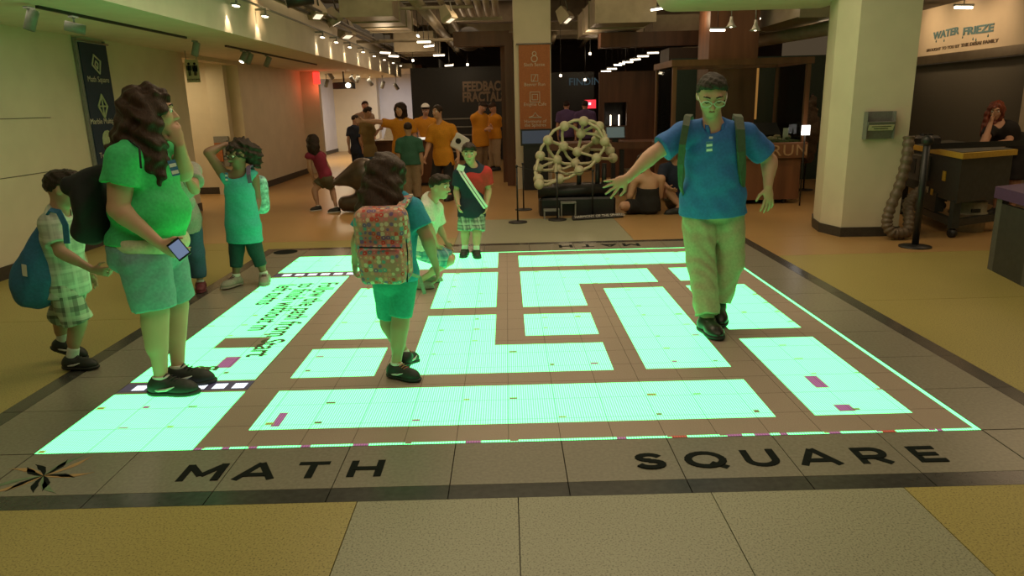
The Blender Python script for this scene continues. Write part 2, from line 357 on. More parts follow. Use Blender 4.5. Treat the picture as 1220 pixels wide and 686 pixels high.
# lettering shown on the display (unlit pixels)
mat('led_text', (.10, .12, .05), .5, var=.3, scale=90)
TS = .235
for s, u, v in (('Follow the path from Start', 3.0, 17.55), ('to finish without m', 2.0, 17.5), ('g', 1.9, 6.1), ('left turns', 1.0, 17.3)):
    text_obj('display_text', s, TS, (U(u-.1), U(v), .0015), (0, -1, 0), (1, 0, 0), 'led_text', ms, .001, sx=.80, bold=.004)
# rim of grey stone tiles, outer dark band, mitred corner blocks, inlaid letters
mat('rim_grey', (.23, .215, .165), .26, var=.12, scale=60); mat('rim_dark', (.05, .05, .045), .2, var=.2, scale=30); mat('inlay_black', (.010, .014, .012), .9, spec=.1)
R1, R2 = 2.05, 2.64
S8 = 24/9
for k in range(9):
    a, b = k*S8+.012, (k+1)*S8-.012
    for (x0, x1, y0, y1) in ((a, b, -R1, -.025), (a, b, 24.025, 24+R1), (-R1, -.025, a, b), (24.025, 24+R1, a, b)):
        MB().box(U(x0), U(x1), U(y0), U(y1), -.028, 0).build('rim_tile', 'rim_grey', ms)
    for (x0, x1, y0, y1) in ((a, b, -R2, -R1-.015), (a, b, 24+R1+.015, 24+R2), (-R2, -R1-.015, a, b), (24+R1+.015, 24+R2, a, b)):
        MB().box(U(x0), U(x1), U(y0), U(y1), -.028, 0).build('band_tile', 'rim_dark', ms)
for cx in (0, 1):
    for cy in (0, 1):
        def P(x, y): return (U(24+x if cx else -x), U(24+y if cy else -y))
        MB().prism([P(.03, .03), P(R1, .03), P(R1, R1), P(.03, R1)], -.028, 0).build('corner_tile', 'rim_grey', ms)
        MB().prism([P(R1+.015, .02), P(R2, .02), P(R2, R2), P(.02, R2), P(.02, R1+.015), P(R1+.015, R1+.015)], -.028, 0).build('band_corner', 'rim_dark', ms)
arc = lambda cx, cy, rx, ry, a0, a1, n=12: [(cx+rx*math.cos(math.radians(a0+(a1-a0)*k/n)), cy+ry*math.sin(math.radians(a0+(a1-a0)*k/n))) for k in range(n+1)]
GLYPH = {'M': ([[(.08, 0), (.08, 1)], [(.08, .95), (.5, .3)], [(.5, .3), (.92, .95)], [(.92, 1), (.92, 0)]], 1.1), 'A': ([[(.04, 0), (.5, 1)], [(.5, 1), (.96, 0)], [(.2, .28), (.8, .28)]], 1.05), 'T': ([[(0, .9), (1, .9)], [(.5, .9), (.5, 0)]], .85), 'H': ([[(.1, 0), (.1, 1)], [(.9, 0), (.9, 1)], [(.1, .5), (.9, .5)]], .9),
         'S': ([arc(.5, .72, .34, .18, 20, 270)+arc(.5, .29, .38, .2, 90, -160)], .8), 'Q': ([arc(.5, .5, .42, .42, 0, 360, 20), [(.6, .3), (.95, .0)]], 1.1), 'U': ([[(.1, 1), (.1, .4)]+arc(.5, .4, .4, .31, 180, 360)+[(.9, .4), (.9, 1)]], .9), 'R': ([[(.1, 0), (.1, 1)], [(.1, .9), (.5, .9)]+arc(.55, .64, .33, .26, 90, -90)+[(.1, .38)], [(.5, .38), (.9, 0)]], .85), 'E': ([[(.1, 0), (.1, 1)], [(.1, .9), (.95, .9)], [(.1, .5), (.85, .5)], [(.1, .1), (.95, .1)]], .75)}
def strip_word(word, u0, u1, v, up, sgn):
    n = len(word)
    for k, ch in enumerate(word):
        u = u0+(u1-u0)*k/(n-1)
        strokes, wd = GLYPH[ch]; hgt = .150; mb = MB()
        for pl in strokes:
            for q in range(len(pl)-1):
                a, b = V(*pl[q], 0), V(*pl[q+1], 0); a, b = a*V(wd, 1, 1), b*V(wd, 1, 1); d = nrm(b-a); nn = V(-d[1], d[0], 0)*.1; e = d*(.04 if len(pl) > 5 else 0)
                W3 = lambda p: (U(u)+sgn*(p[0]-wd/2)*hgt*1.12, U(v)+sgn*p[1]*hgt)
                mb.prism([W3(a-nn-e), W3(b-nn+e), W3(b+nn+e), W3(a+nn-e)], .0002, .0016+.0002*q+.0009*strokes.index(pl))
        mb.build('letter', 'inlay_black', ms)
strip_word('MATH', 4.75, 8.62, -1.58, 1, 1); strip_word('SQUARE', 15.35, 21.95, -1.58, 1, 1)
strip_word('MATH', 19.4, 15.5, 25.6, 1, -1)
# spray emblem inlaid at the corners: tapering petals of three colours
mat('inlay_orange', (.42, .26, .11), .5); mat('inlay_green', (.14, .22, .12), .5)
def emblem(u, v, R):
    for k in range(14):
        a = k*2*PI/14+.2; r1 = R*(1.0 if k % 2 else .72); pts = []
        n = 7
        for i in range(n+1):
            t = i/n; w = .06*R*math.sin(PI*min(1, t*1.05+.02))*(1.3 if t > .5 else .8); b = a+.35*t*(1 if k % 3 else -1); pts.append((t*r1, b, w))
        left = [(U(u)+r*math.cos(b)-w*math.sin(b), U(v)+r*math.sin(b)+w*math.cos(b)) for r, b, w in pts]; right = [(U(u)+r*math.cos(b)+w*math.sin(b), U(v)+r*math.sin(b)-w*math.cos(b)) for r, b, w in reversed(pts)]
        MB().prism(right+left, .0002, .0012).build('emblem_petal', ('inlay_black', 'inlay_orange', 'inlay_black', 'inlay_green')[k % 4], ms)
emblem(.95, -1.15, .22); 
MB().lathe([(0, .0003), (.135, .0003), (.135, .0014), (0, .0014)], (U(-1.3), U(25.6), 0), 28).build('rim_disc', 'inlay_black', ms)
# ================================================================ PEOPLE: smooth implicit bodies, clothes that follow them
def orth(f, u):
    f = nrm(f); u = np.asarray(u, float); u = nrm(u-f*np.dot(u, f)); return f, u, np.cross(u, f)   # face, up, left
class SDF:
    def __init__(s): s.p = []; s.clips = []; s.noise = None
    def seg(s, a, b, ra, rb=None, k=.02, flat=(0, 0), squash=None, op=1):
        a = np.asarray(a, float); b = np.asarray(b, float); rb = ra if rb is None else rb
        R = max(ra, rb); lo = np.minimum(a, b)-R; hi = np.maximum(a, b)+R
        def fn(P):
            q = [P[i]-a[i] for i in range(3)]; ba = b-a; L2 = float(ba@ba)
            if squash:
                ax, sc_ = nrm(squash[0]), squash[1]-1; dp = sum(q[i]*ax[i] for i in range(3)); q2 = [q[i]+dp*(sc_*ax[i]) for i in range(3)]; bb = ba+ax*(ba@ax)*sc_
            else: q2, bb = q, ba
            L2 = float(bb@bb)+1e-12; t = np.clip(sum(q2[i]*bb[i] for i in range(3))/L2, 0, 1)
            d = np.sqrt(sum((q2[i]-t*bb[i])**2 for i in range(3)))-(ra+(rb-ra)*t)
            n = nrm(ba)
            if flat[0] or flat[1]:
                al = sum(q[i]*n[i] for i in range(3))
                if flat[0]: d = np.maximum(d, -al)
                if flat[1]: d = np.maximum(d, al-math.sqrt(float(ba@ba)))
            return d
        s.p.append((fn, lo, hi, k, op)); return s
    def ell(s, c, r, ax=None, k=.02, op=1):
        c = np.asarray(c, float); r = np.asarray(r, float)*np.ones(3); A = np.eye(3) if ax is None else np.array([nrm(x) for x in ax])
        e = np.sqrt(((A*r[:, None])**2).sum(0))
        def fn(P):
            q = [P[i]-c[i] for i in range(3)]
            l = [sum(q[i]*A[j][i] for i in range(3)) for j in range(3)]
            k0 = np.sqrt(sum((l[j]/r[j])**2 for j in range(3))); k1 = np.sqrt(sum((l[j]/r[j]**2)**2 for j in range(3)))+1e-9
            return k0*(k0-1)/k1
        s.p.append((fn, c-e, c+e, k, op)); return s
    def box(s, c, r, ax, rad=.01, k=.01, op=1):
        c = np.asarray(c, float); r = np.asarray(r, float); A = np.array([nrm(x) for x in ax]); e = (np.abs(A)*r[:, None]).sum(0)
        def fn(P):
            q = [P[i]-c[i] for i in range(3)]; l = [np.abs(sum(q[i]*A[j][i] for i in range(3)))-(r[j]-rad) for j in range(3)]
            return np.sqrt(sum(np.maximum(x, 0)**2 for x in l))+np.minimum(np.maximum(np.maximum(l[0], l[1]), l[2]), 0)-rad
        s.p.append((fn, c-e, c+e, k, op)); return s
    def clip(s, pt, n): s.clips.append((np.asarray(pt, float), nrm(n))); return s
    def mesh(s, h):
        add = [p for p in s.p if p[4] > 0]
        lo = np.min([p[1] for p in add], 0)-3*h-.01; hi = np.max([p[2] for p in add], 0)+3*h+.01
        n = np.ceil((hi-lo)/h).astype(int)+1
        D = np.full(n, 1.0, np.float32); ax = [(lo[i]+h*np.arange(n[i])).astype(np.float32) for i in range(3)]
        for op in (1, -1):
            for fn, a, b, k, o in s.p:
                if o != op: continue
                pad = k+2.5*h
                i0 = np.maximum(np.floor((a-pad-lo)/h).astype(int), 0); i1 = np.minimum(np.ceil((b+pad-lo)/h).astype(int)+1, n)
                if (i1 <= i0).any(): continue
                P = [ax[0][i0[0]:i1[0], None, None], ax[1][None, i0[1]:i1[1], None], ax[2][None, None, i0[2]:i1[2]]]
                d = fn(P).astype(np.float32); sl = tuple(slice(i0[i], i1[i]) for i in range(3)); cur = D[sl]
                if op > 0: hh = np.clip(.5+.5*(cur-d)/k, 0, 1); D[sl] = cur+(d-cur)*hh-k*hh*(1-hh)
                else: d = -d; hh = np.clip(.5-.5*(cur-d)/k, 0, 1); D[sl] = cur+(d-cur)*hh+k*hh*(1-hh)
        P = [ax[0][:, None, None], ax[1][None, :, None], ax[2][None, None, :]]
        if s.noise is not None:
            near = np.abs(D) < .08; D = np.where(near, D+s.noise(P).astype(np.float32), D)
        for pt, nn in s.clips: D = np.maximum(D, sum((P[i]-pt[i])*nn[i] for i in range(3)))
        return nets(D, lo, h)
def nets(D, lo, h):
    ins = D < 0; sh = np.array(D.shape)-1
    cnt = np.zeros(sh, np.int8); cor = [(i, j, k) for i in (0, 1) for j in (0, 1) for k in (0, 1)]
    for c in cor: cnt += ins[c[0]:c[0]+sh[0], c[1]:c[1]+sh[1], c[2]:c[2]+sh[2]]
    act = (cnt > 0) & (cnt < 8); idx = np.argwhere(act); ids = np.full(sh, -1, np.int64); ids[act] = np.arange(len(idx))
    acc = np.zeros((len(idx), 3)); num = np.zeros(len(idx))
    for c in cor:
        for a in range(3):
            if c[a]: continue
            c2 = list(c); c2[a] = 1
            d0 = D[idx[:, 0]+c[0], idx[:, 1]+c[1], idx[:, 2]+c[2]]; d1 = D[idx[:, 0]+c2[0], idx[:, 1]+c2[1], idx[:, 2]+c2[2]]
            m = (d0 < 0) != (d1 < 0); t = np.where(m, d0/np.where(m, d0-d1, 1), 0)
            p = np.tile(np.array(c, float), (len(idx), 1)); p[:, a] += t
            acc += p*m[:, None]; num += m
    v = lo+(idx+acc/np.maximum(num, 1)[:, None])*h
    F = []
    for a in range(3):
        b, c = (a+1) % 3, (a+2) % 3
        s0 = [slice(None)]*3; s1 = [slice(None)]*3; s0[a] = slice(0, -1); s1[a] = slice(1, None)
        i0 = ins[tuple(s0)]; i1 = ins[tuple(s1)]
        for fl_, sel in ((False, i0 & ~i1), (True, ~i0 & i1)):
            e = np.argwhere(sel); e = e[(e[:, b] > 0) & (e[:, c] > 0) & (e[:, b] < D.shape[b]-1) & (e[:, c] < D.shape[c]-1)]
            if not len(e): continue
            def g(db, dc): q = e.copy(); q[:, b] -= db; q[:, c] -= dc; return ids[q[:, 0], q[:, 1], q[:, 2]]
            qd = np.stack([g(1, 1), g(0, 1), g(0, 0), g(1, 0)], 1)
            F.append(qd[:, ::-1] if fl_ else qd)
    F = np.concatenate(F) if F else np.zeros((0, 4), int)
    return v, F[(F >= 0).all(1)]
def sdf_obj(name, sdf, h, m, parent, relax=1):
    v, f = sdf.mesh(h)
    for _ in range(relax):      # one gentle relaxation pass takes off the grid steps
        s = np.zeros_like(v); c = np.zeros(len(v))
        for i in range(4):
            np.add.at(s, f[:, i], v[f[:, (i+1) % 4]]); np.add.at(c, f[:, i], 1)
        v = np.where(c[:, None] > 0, v*.4+.6*s/np.maximum(c, 1)[:, None], v)
    off = root_loc(parent) if parent is not None else (v.min(0)*[.5, .5, 1]+v.max(0)*[.5, .5, 0])
    me = bpy.data.meshes.new(name); me.vertices.add(len(v)); me.vertices.foreach_set('co', (v-off).ravel().astype(np.float32))
    me.loops.add(len(f)*4); me.loops.foreach_set('vertex_index', f.ravel().astype(np.int32)); me.polygons.add(len(f)); me.polygons.foreach_set('loop_start', np.arange(0, len(f)*4, 4, dtype=np.int32))
    me.polygons.foreach_set('use_smooth', [True]*len(f)); me.update(calc_edges=True); me.validate()
    for x in (m if isinstance(m, (list, tuple)) else [m]): me.materials.append(MATS[x])
    o = bpy.data.objects.new(name, me); col.objects.link(o)
    if parent is not None: o.parent = parent
    else: o.location = off
    ROOT[o.name] = np.asarray(off, float); return o
def curls(amp, fr, seed=0):
    return lambda P: amp*(np.sin(P[0]*fr+seed+1.7*np.sin(P[2]*fr*.6))*np.sin(P[1]*fr*1.1+seed*2+1.3*np.sin(P[2]*fr*.5))+.6*np.sin(P[2]*fr*1.3+P[0]*fr*.7+seed))
def folds(amp, fr, seed=0):
    return lambda P: amp*.8*(np.sin(P[2]*fr*.9+3*np.sin(P[0]*fr*.31+seed)+2.2*np.sin(P[1]*fr*.43+seed))*np.sin(P[0]*fr*.5+1.5*np.sin(P[2]*fr*.33+seed)+P[1]*fr*.4)+.5*np.sin((P[0]-P[1])*fr*.9+P[2]*fr*.45+2*np.sin(P[2]*fr*.2+seed)))
mat('skin_light', (.53, .295, .195), .55, var=.05, scale=8); mat('skin_tan', (.42, .235, .15), .55, var=.06, scale=8); mat('skin_brown', (.23, .12, .075), .55, var=.06, scale=8)
mat('hair_dark', (.028, .016, .011), .5, var=.35, scale=190, stretch=(1, 1, .10), bump=.35, spec=.22); mat('hair_brown', (.040, .019, .011), .55, var=.4, scale=150, stretch=(1, 1, .16), bump=.4, spec=.25)
mat('hair_grey', (.04, .032, .025), .7, spec=.2, var=.5, scale=120, bump=.5); mat('hair_auburn', (.16, .03, .012), .45, var=.5, scale=60, stretch=(1, 1, .14), bump=.4)
mat('eye_white', (.75, .72, .68), .25, var=.02); mat('eye_dark', (.012, .009, .008), .2, var=.05); mat('lip', (.36, .13, .10), .5, var=.05); mat('brow', (.03, .018, .012), .7)
mat('rubber_white', (.55, .55, .53), .6); mat('rubber_black', (.012, .012, .012), .6); mat('sock_white', (.62, .6, .56), .85, var=.06, bump=.1)
DEBUG = False
def human(label, loc, yaw, H, J=None, hh=None, g=1.0, skin='skin_light', hair=None, shirt=None, legs=None, shoes=None, face=None, hands=None, res=.009, group=None, sw=None, belly=0.0, extras=None, neck=1.0, socks=None, eyes=True, hipw=1.0, detail=True):
    """one person. J: joint overrides in world coordinates (N neck base, P pelvis, HD head centre, shL, elL, wrL ... anL). All else follows from the height."""
    J = dict(J or {}); loc = np.asarray(loc, float); hh = hh or H/7.4
    F = V(math.sin(yaw), -math.cos(yaw), 0); Lf = V(math.cos(yaw), math.sin(yaw), 0); Zu = V(0, 0, 1)
    P = J.get('P', loc+Zu*.515*H); N = J.get('N', loc+Zu*(H-hh*1.2)-F*.01*H)
    sp = nrm(N-P); slf = nrm(J.get('slf', Lf)); hlf = nrm(J.get('hlf', Lf)); fwd = nrm(np.cross(slf, sp)); 
    if np.dot(fwd, F) < 0: fwd = -fwd
    if np.dot(J.get('fwd', fwd), fwd) < 0: fwd = -fwd
    hf = nrm(np.cross(hlf, Zu)); hf = hf if np.dot(hf, J.get('hfwd', fwd)) > 0 else -hf
    sw = sw or .112*H; ua, fa = .175*H, .148*H
    j = {}
    for sd, s in (('L', 1), ('R', -1)):
        j['sh'+sd] = J.get('sh'+sd, N-sp*hh*.26+slf*s*sw)
        j['el'+sd] = J.get('el'+sd, j['sh'+sd]-Zu*ua+slf*s*.025*H-fwd*.01*H)
        j['wr'+sd] = J.get('wr'+sd, j['el'+sd]-Zu*fa*.98+fwd*.03*H)
        j['hp'+sd] = J.get('hp'+sd, P-Zu*.02*H+hlf*s*.052*H*hipw)
        j['an'+sd] = J.get('an'+sd, V(j['hp'+sd][0], j['hp'+sd][1], loc[2]+.048*H)+hlf*s*.006*H)
        j['kn'+sd] = J.get('kn'+sd, (j['hp'+sd]*.48+j['an'+sd]*.52)+hf*.012*H)
    HD = J.get('HD', N+Zu*hh*.72+fwd*hh*.12)
    f, u, l = orth(face if face is not None else F, J.get('headup', Zu*.999))
    root = thing('person', label, 'person', loc, group); out = {'root': root, 'HD': HD, 'f': f, 'u': u, 'l': l, 'N': N, 'P': P, 'sp': sp, 'fwd': fwd, 'slf': slf, 'hh': hh, 'H': H, **j}
    if DEBUG:
        for sd in 'LR': print(label[:30], sd, 'ua %.2f/%.2f fa %.2f/%.2f th %.2f/%.2f sh %.2f/%.2f' % (np.linalg.norm(j['sh'+sd]-j['el'+sd])/H, .175, np.linalg.norm(j['el'+sd]-j['wr'+sd])/H, .148, np.linalg.norm(j['hp'+sd]-j['kn'+sd])/H, .235, np.linalg.norm(j['kn'+sd]-j['an'+sd])/H, .235), 'spine %.2f' % (np.linalg.norm(N-P)/H))
    def torso(s, i, k=.05):
        T3 = (slf, fwd, sp); B3 = (hlf, hf, sp)
        s.ell(P+sp*.015*H, (.098*H*g*hipw+i, .074*H*g+i, .082*H+i), B3, k); s.ell(P*.62+N*.38+fwd*belly*.6, (.086*H*g+i, .064*H*g+belly*.5+i, .095*H+i), T3, k)
        s.ell(P*.32+N*.68+fwd*.006*H, (sw*.92+i, .066*H*(.4+.6*g)+i, .098*H+i), T3, k)
        s.seg(j['shL']-slf*.015*H, j['shR']+slf*.015*H, .036*H+i, k=k*.8)
        for sd in 'LR': s.seg(N+sp*hh*.05, j['sh'+sd], .24*hh+i, .03*H+i, k=k*.6)
    # ---- body: one continuous skin
    b = SDF(); torso(b, -.008 if shirt else 0, .05)
    b.seg(N-sp*hh*.1, HD-u*hh*.22-f*hh*.1, .255*hh*neck, .225*hh*neck, k=.03)
    for sd, s in (('L', 1), ('R', -1)):
        b.seg(j['sh'+sd], j['el'+sd], .036*H*g**.7, .026*H*g**.5, k=.02); b.seg(j['el'+sd], j['wr'+sd], .0265*H*g**.5, .0165*H, k=.015)
        b.seg(j['el'+sd]*.8+j['wr'+sd]*.2, j['el'+sd]*.55+j['wr'+sd]*.45, .0275*H*g**.5, .022*H, k=.02)
        hp, kn, an = j['hp'+sd], j['kn'+sd], j['an'+sd]
        b.seg(hp, kn, .058*H*g**.7, .037*H*g**.4, k=.03); b.seg(kn, an, .034*H*g**.4, .0205*H, k=.02)
        back = nrm(np.cross(hlf, nrm(an-kn))); back = back if np.dot(back, hf) < 0 else -back
        b.seg(kn*.85+an*.15+back*.008*H, kn*.5+an*.5+back*.010*H, .034*H*g**.5, .028*H*g**.4, k=.03)
        td = nrm(J.get('toe'+sd, hf)); b.seg(an-Zu*.01*H, an-Zu*.018*H+td*.05*H, .022*H, .018*H, k=.02)
        # hand
        hd = (hands or {}).get(sd, {}); d = nrm(hd.get('d', j['wr'+sd]-j['el'+sd])); th = hd.get('thumb', fwd*1.0+1e-4); th = nrm(th-d*np.dot(th, d)); pn = nrm(np.cross(d, th)); pn = pn if np.dot(pn, hd.get('palm', -slf*s)) > 0 else -pn
        hl = hd.get('len', .106*H); wr = j['wr'+sd]; curl = hd.get('curl', .5); spr = hd.get('spread', .12)
        b.seg(wr, wr+d*.2*hl, .0165*H, .16*hl, k=.01, squash=(pn, 1.4))
        b.ell(wr+d*.3*hl, (.27*hl, .215*hl, .095*hl), (d, th, pn), .012)
        for q, (fl_, wd_) in enumerate(((.40, .17), (.46, .06), (.43, -.055), (.34, -.165))):
            a0 = wr+d*.47*hl+th*wd_*hl; dd = nrm(d+th*spr*(1.5-q)); cu = curl*(.8+.15*q)
            d1 = nrm(dd*math.cos(cu*.7)+pn*math.sin(cu*.7)); d2 = nrm(dd*math.cos(cu*1.7)+pn*math.sin(cu*1.7)); a1 = a0+d1*fl_*.55*hl; a2 = a1+d2*fl_*.5*hl
            rr = max(.052*hl, res*.95); b.seg(a0, a1, rr*1.05, rr, k=.004); b.seg(a1, a2, rr, rr*.85, k=.003)
        t0 = wr+d*.14*hl+th*.13*hl; t1 = t0+nrm(d*.55+th*.75+pn*.3*hd.get('tc', 1))*.26*hl; t2 = t1+nrm(d*.85+th*.35+pn*.4*hd.get('tc', 1))*.22*hl
        rr = max(.058*hl, res); b.seg(t0, t1, rr*1.25, rr, k=.008); b.seg(t1, t2, rr, rr*.85, k=.004)
        out['hand'+sd] = (wr, d, th, pn, hl)
    # head
    A = (l, f, u)
    def hp_(x, y, z): return HD+(l*x+f*y+u*z)*hh
    b.ell(hp_(0, -.04, .10), V(.345, .41, .39)*hh, A, .03); b.ell(hp_(0, .09, -.2), V(.265, .27, .30)*hh, A, .03); b.seg(hp_(-.04, .24, -.40), hp_(.04, .24, -.40), .085*hh, k=.03)
    for s in (1, -1):
        b.ell(hp_(.335*s, -.04, -.04), V(.045, .085, .14)*hh, (nrm(l+f*-.35*s*s), f, u), .006)
        b.ell(hp_(.17*s, .25, -.1), V(.10, .09, .09)*hh, A, .03)
    if detail:
        b.seg(hp_(0, .36, .06), hp_(0, .47, -.115), .035*hh, .062*hh, k=.012); b.seg(hp_(-.055, .41, -.13), hp_(.055, .41, -.13), .035*hh, k=.01)
        b.seg(hp_(-.17, .325, .135), hp_(.17, .325, .135), .05*hh, k=.02); b.seg(hp_(-.075, .335, -.27), hp_(.075, .335, -.27), .04*hh, k=.012)
        for s in (1, -1): b.ell(hp_(.15*s, .40, .045), V(.085, .07, .055)*hh, A, .012, op=-1)
        b.seg(hp_(-.1, .385, -.268), hp_(.1, .385, -.268), .012*hh, k=.008, op=-1)
    out['body'] = sdf_obj('body', b, res, skin, root)
    if eyes == 'down':
        for s in (1, -1):
            MB().sphere(hp_(.15*s, .315, .045), .066*hh, 12, 8).build('eyelid', skin, root, True)
            MB().tube([hp_(.085*s, .375, .02), hp_(.15*s, .388, .0), hp_(.215*s, .36, .02)], [.008*hh, .014*hh, .008*hh], 6).build('eyelash', 'brow', root, True)
            MB().tube([hp_(.07*s, .385, .14), hp_(.15*s, .375, .165), hp_(.235*s, .315, .14)], [.018*hh, .022*hh, .012*hh], 6).build('eyebrow', 'brow', root, True)
    elif detail and eyes:
        for s in (1, -1):
            e = MB().sphere(hp_(.15*s, .318, .04), .062*hh, 12, 8).build('eye', 'eye_white', root, True); d_ = nrm(f*.95-u*.22)
            MB().sphere(HD+(l*.15*s+f*.318+u*.04)*hh+d_*.04*hh, .034*hh, 10, 6).build('iris', 'eye_dark', e, True)
            MB().tube([hp_(.07*s, .385, .15), hp_(.15*s, .375, .175), hp_(.235*s, .315, .15)], [.018*hh, .022*hh, .012*hh], 6).build('eyebrow', 'brow', root, True)
    if detail and eyes:
        MB().tube([hp_(-.095, .335, -.27), hp_(-.04, .372, -.262), hp_(0, .378, -.268), hp_(.04, .372, -.262), hp_(.095, .335, -.27)], [.012*hh, .024*hh, .022*hh, .024*hh, .012*hh], 6).build('lips', 'lip', root, True)
    # hair
    if hair:
        st, hm = hair[0], hair[1]; hs = SDF()
        cap = V(.385, .45, .425)*hh if st != 'buzz' else V(.362, .43, .41)*hh
        hs.ell(hp_(0, -.055, .115), cap, A, .02)
        if st in ('short', 'buzz', 'high'):
            hs.ell(hp_(0, .30 if st != 'high' else .2, .36), V(.27, .14, .12)*hh, A, .05)
            hs.ell(hp_(0, .40, -.16 if st != 'high' else -.08), V(.55, .46, .38 if st != 'high' else .42)*hh, A, .03, op=-1); hs.ell(hp_(0, .05, -.34), V(.6, .6, .3)*hh, A, .03, op=-1)
            for s in (1, -1): hs.ell(hp_(.36*s, .02, -.1), V(.10, .13, .16)*hh, A, .02, op=-1)
            hs.noise = curls(.004, 120)
        elif st == 'curly_short':
            hs.ell(hp_(0, .12, .38), V(.33, .3, .2)*hh, A, .04); hs.ell(hp_(0, .43, -.16), V(.5, .42, .36)*hh, A, .03, op=-1); hs.ell(hp_(0, .1, -.4), V(.6, .6, .3)*hh, A, .03, op=-1); hs.noise = curls(.012, 75)
        else:
            hs.ell(hp_(0, .47, -.18), V(.31, .36, .44)*hh, A, .03, op=-1)
            for (a, c_, r0, r1) in hair[2]: hs.seg(a, c_, r0, r1, k=.035)
            hs.noise = curls(*(hair[3] if len(hair) > 3 else (.006, 60)))
        out['hair'] = sdf_obj('hair', hs, res if st == 'long' else res*.95, hm, root)
    # shirt
    if shirt:
        i = shirt.get('loose', .012); s_ = SDF(); torso(s_, i)
        hem = P+sp*(-.045*H if 'hem' not in shirt else shirt['hem']*H)
        if shirt.get('flare'): s_.seg(P*.7+N*.3, hem-sp*.02, .085*H*g+i, shirt['flare']*H, k=.04, squash=(fwd, 1.25))
        elif shirt.get('hem', -.045) < -.03: s_.seg(P+sp*.03*H, hem-sp*.03, .103*H*g*hipw+i, .114*H*g*hipw+i, k=.03, squash=(hf, 1.36))
        s_.clip(hem, -nrm(sp+Zu*1.5))
        if 'top' in shirt: s_.clip(N+sp*shirt['top']*H, sp)
        slv = shirt.get('sleeve', .6)
        for sd in 'LR':
            a, e, w = j['sh'+sd], j['el'+sd], j['wr'+sd]; r0 = .037*H*g**.5+i*.7; r1 = .034*H*g**.5+i
            if slv > 1: s_.seg(a, e, r0, r1*.95, k=.03); s_.seg(e, e+(w-e)*(slv-1), r1*.95, r1*.8, k=.02, flat=(0, 1))
            elif slv > 0: s_.seg(a, a+(e-a)*slv, r0, r1*1.12, k=.03, flat=(0, 1))
        if slv <= 0:
            for sd in 'LR': s_.ell(j['sh'+sd]+(j['sh'+sd]-N)*.35-Zu*.02*H, (.035*H, .06*H, .06*H), (slf, fwd, sp), .01, op=-1)
        s_.ell(N+sp*hh*.22+fwd*hh*.2, (.3*hh*shirt.get('neck', 1), .3*hh*shirt.get('neck', 1), .26*hh*shirt.get('neck', 1)), (slf, fwd, sp), .02, op=-1)
        s_.noise = folds(shirt.get('fold', .0035), 38, H*7)
        out['shirt'] = sdf_obj(shirt.get('name', 'shirt'), s_, res, shirt['m'], root)
        if shirt.get('collar'):
            c_ = SDF(); c_.seg(N-sp*hh*.05, N+sp*hh*.2-fwd*.0, .33*hh, .31*hh, k=.01, flat=(1, 1)); c_.seg(N+sp*hh*.3+fwd*.3*hh, N-sp*.2*hh+fwd*.3*hh, .13*hh, .07*hh, k=.03, op=-1); c_.seg(N-sp*hh*.2, N+sp*hh*.4, .285*hh, k=.005, op=-1)
            for s in (1, -1): c_.box(N+slf*s*.17*hh+fwd*.29*hh+sp*.02*hh, (.11*hh, .02*hh, .1*hh), (slf*1+fwd*-.6*s, fwd+slf*.6*s, sp), .01, .02)
            sdf_obj('collar', c_, res*.8, shirt['m'], root)
    # legwear
    if legs:
        i = legs.get('loose', .012); t_ = SDF(); ln = legs.get('len', 2.0); ip = min(i, (shirt['loose'] if shirt and 'loose' in shirt else .012)-.007) if shirt else i
        t_.ell(P+Zu*.01*H, (.098*H*g*hipw+ip, .074*H*g+ip, .082*H+ip), (hlf, hf, Zu), .04); t_.ell(P-Zu*.03*H-hf*.012*H, (.09*H*g*hipw+ip, .065*H*g+ip, .06*H), (hlf, hf, Zu), .04)
        for sd in 'LR':
            hp, kn, an = j['hp'+sd], j['kn'+sd], j['an'+sd]; r0 = .059*H*g**.7+ip; rk = .042*H*g**.4+i*legs.get('kf', 1); ra = .03*H+i*legs.get('af', 1.4)
            if ln <= 1: t_.seg(hp, hp+(kn-hp)*ln, r0, rk*1.12 if not legs.get('flare') else legs['flare']*H, k=.014, flat=(0, 1))
            else: t_.seg(hp, kn, r0, rk, k=.014); t_.seg(kn, kn+(an-kn)*(ln-1), rk, ra if ln > 1.7 else rk+(ra-rk)*(ln-1), k=.025, flat=(0, 1))
        t_.clip(P+sp*legs.get('top', .055)*H, sp); t_.noise = folds(legs.get('fold', .004), 45, H*3)
        out['legs'] = sdf_obj(legs.get('name', 'trousers'), t_, res, legs['m'], root)
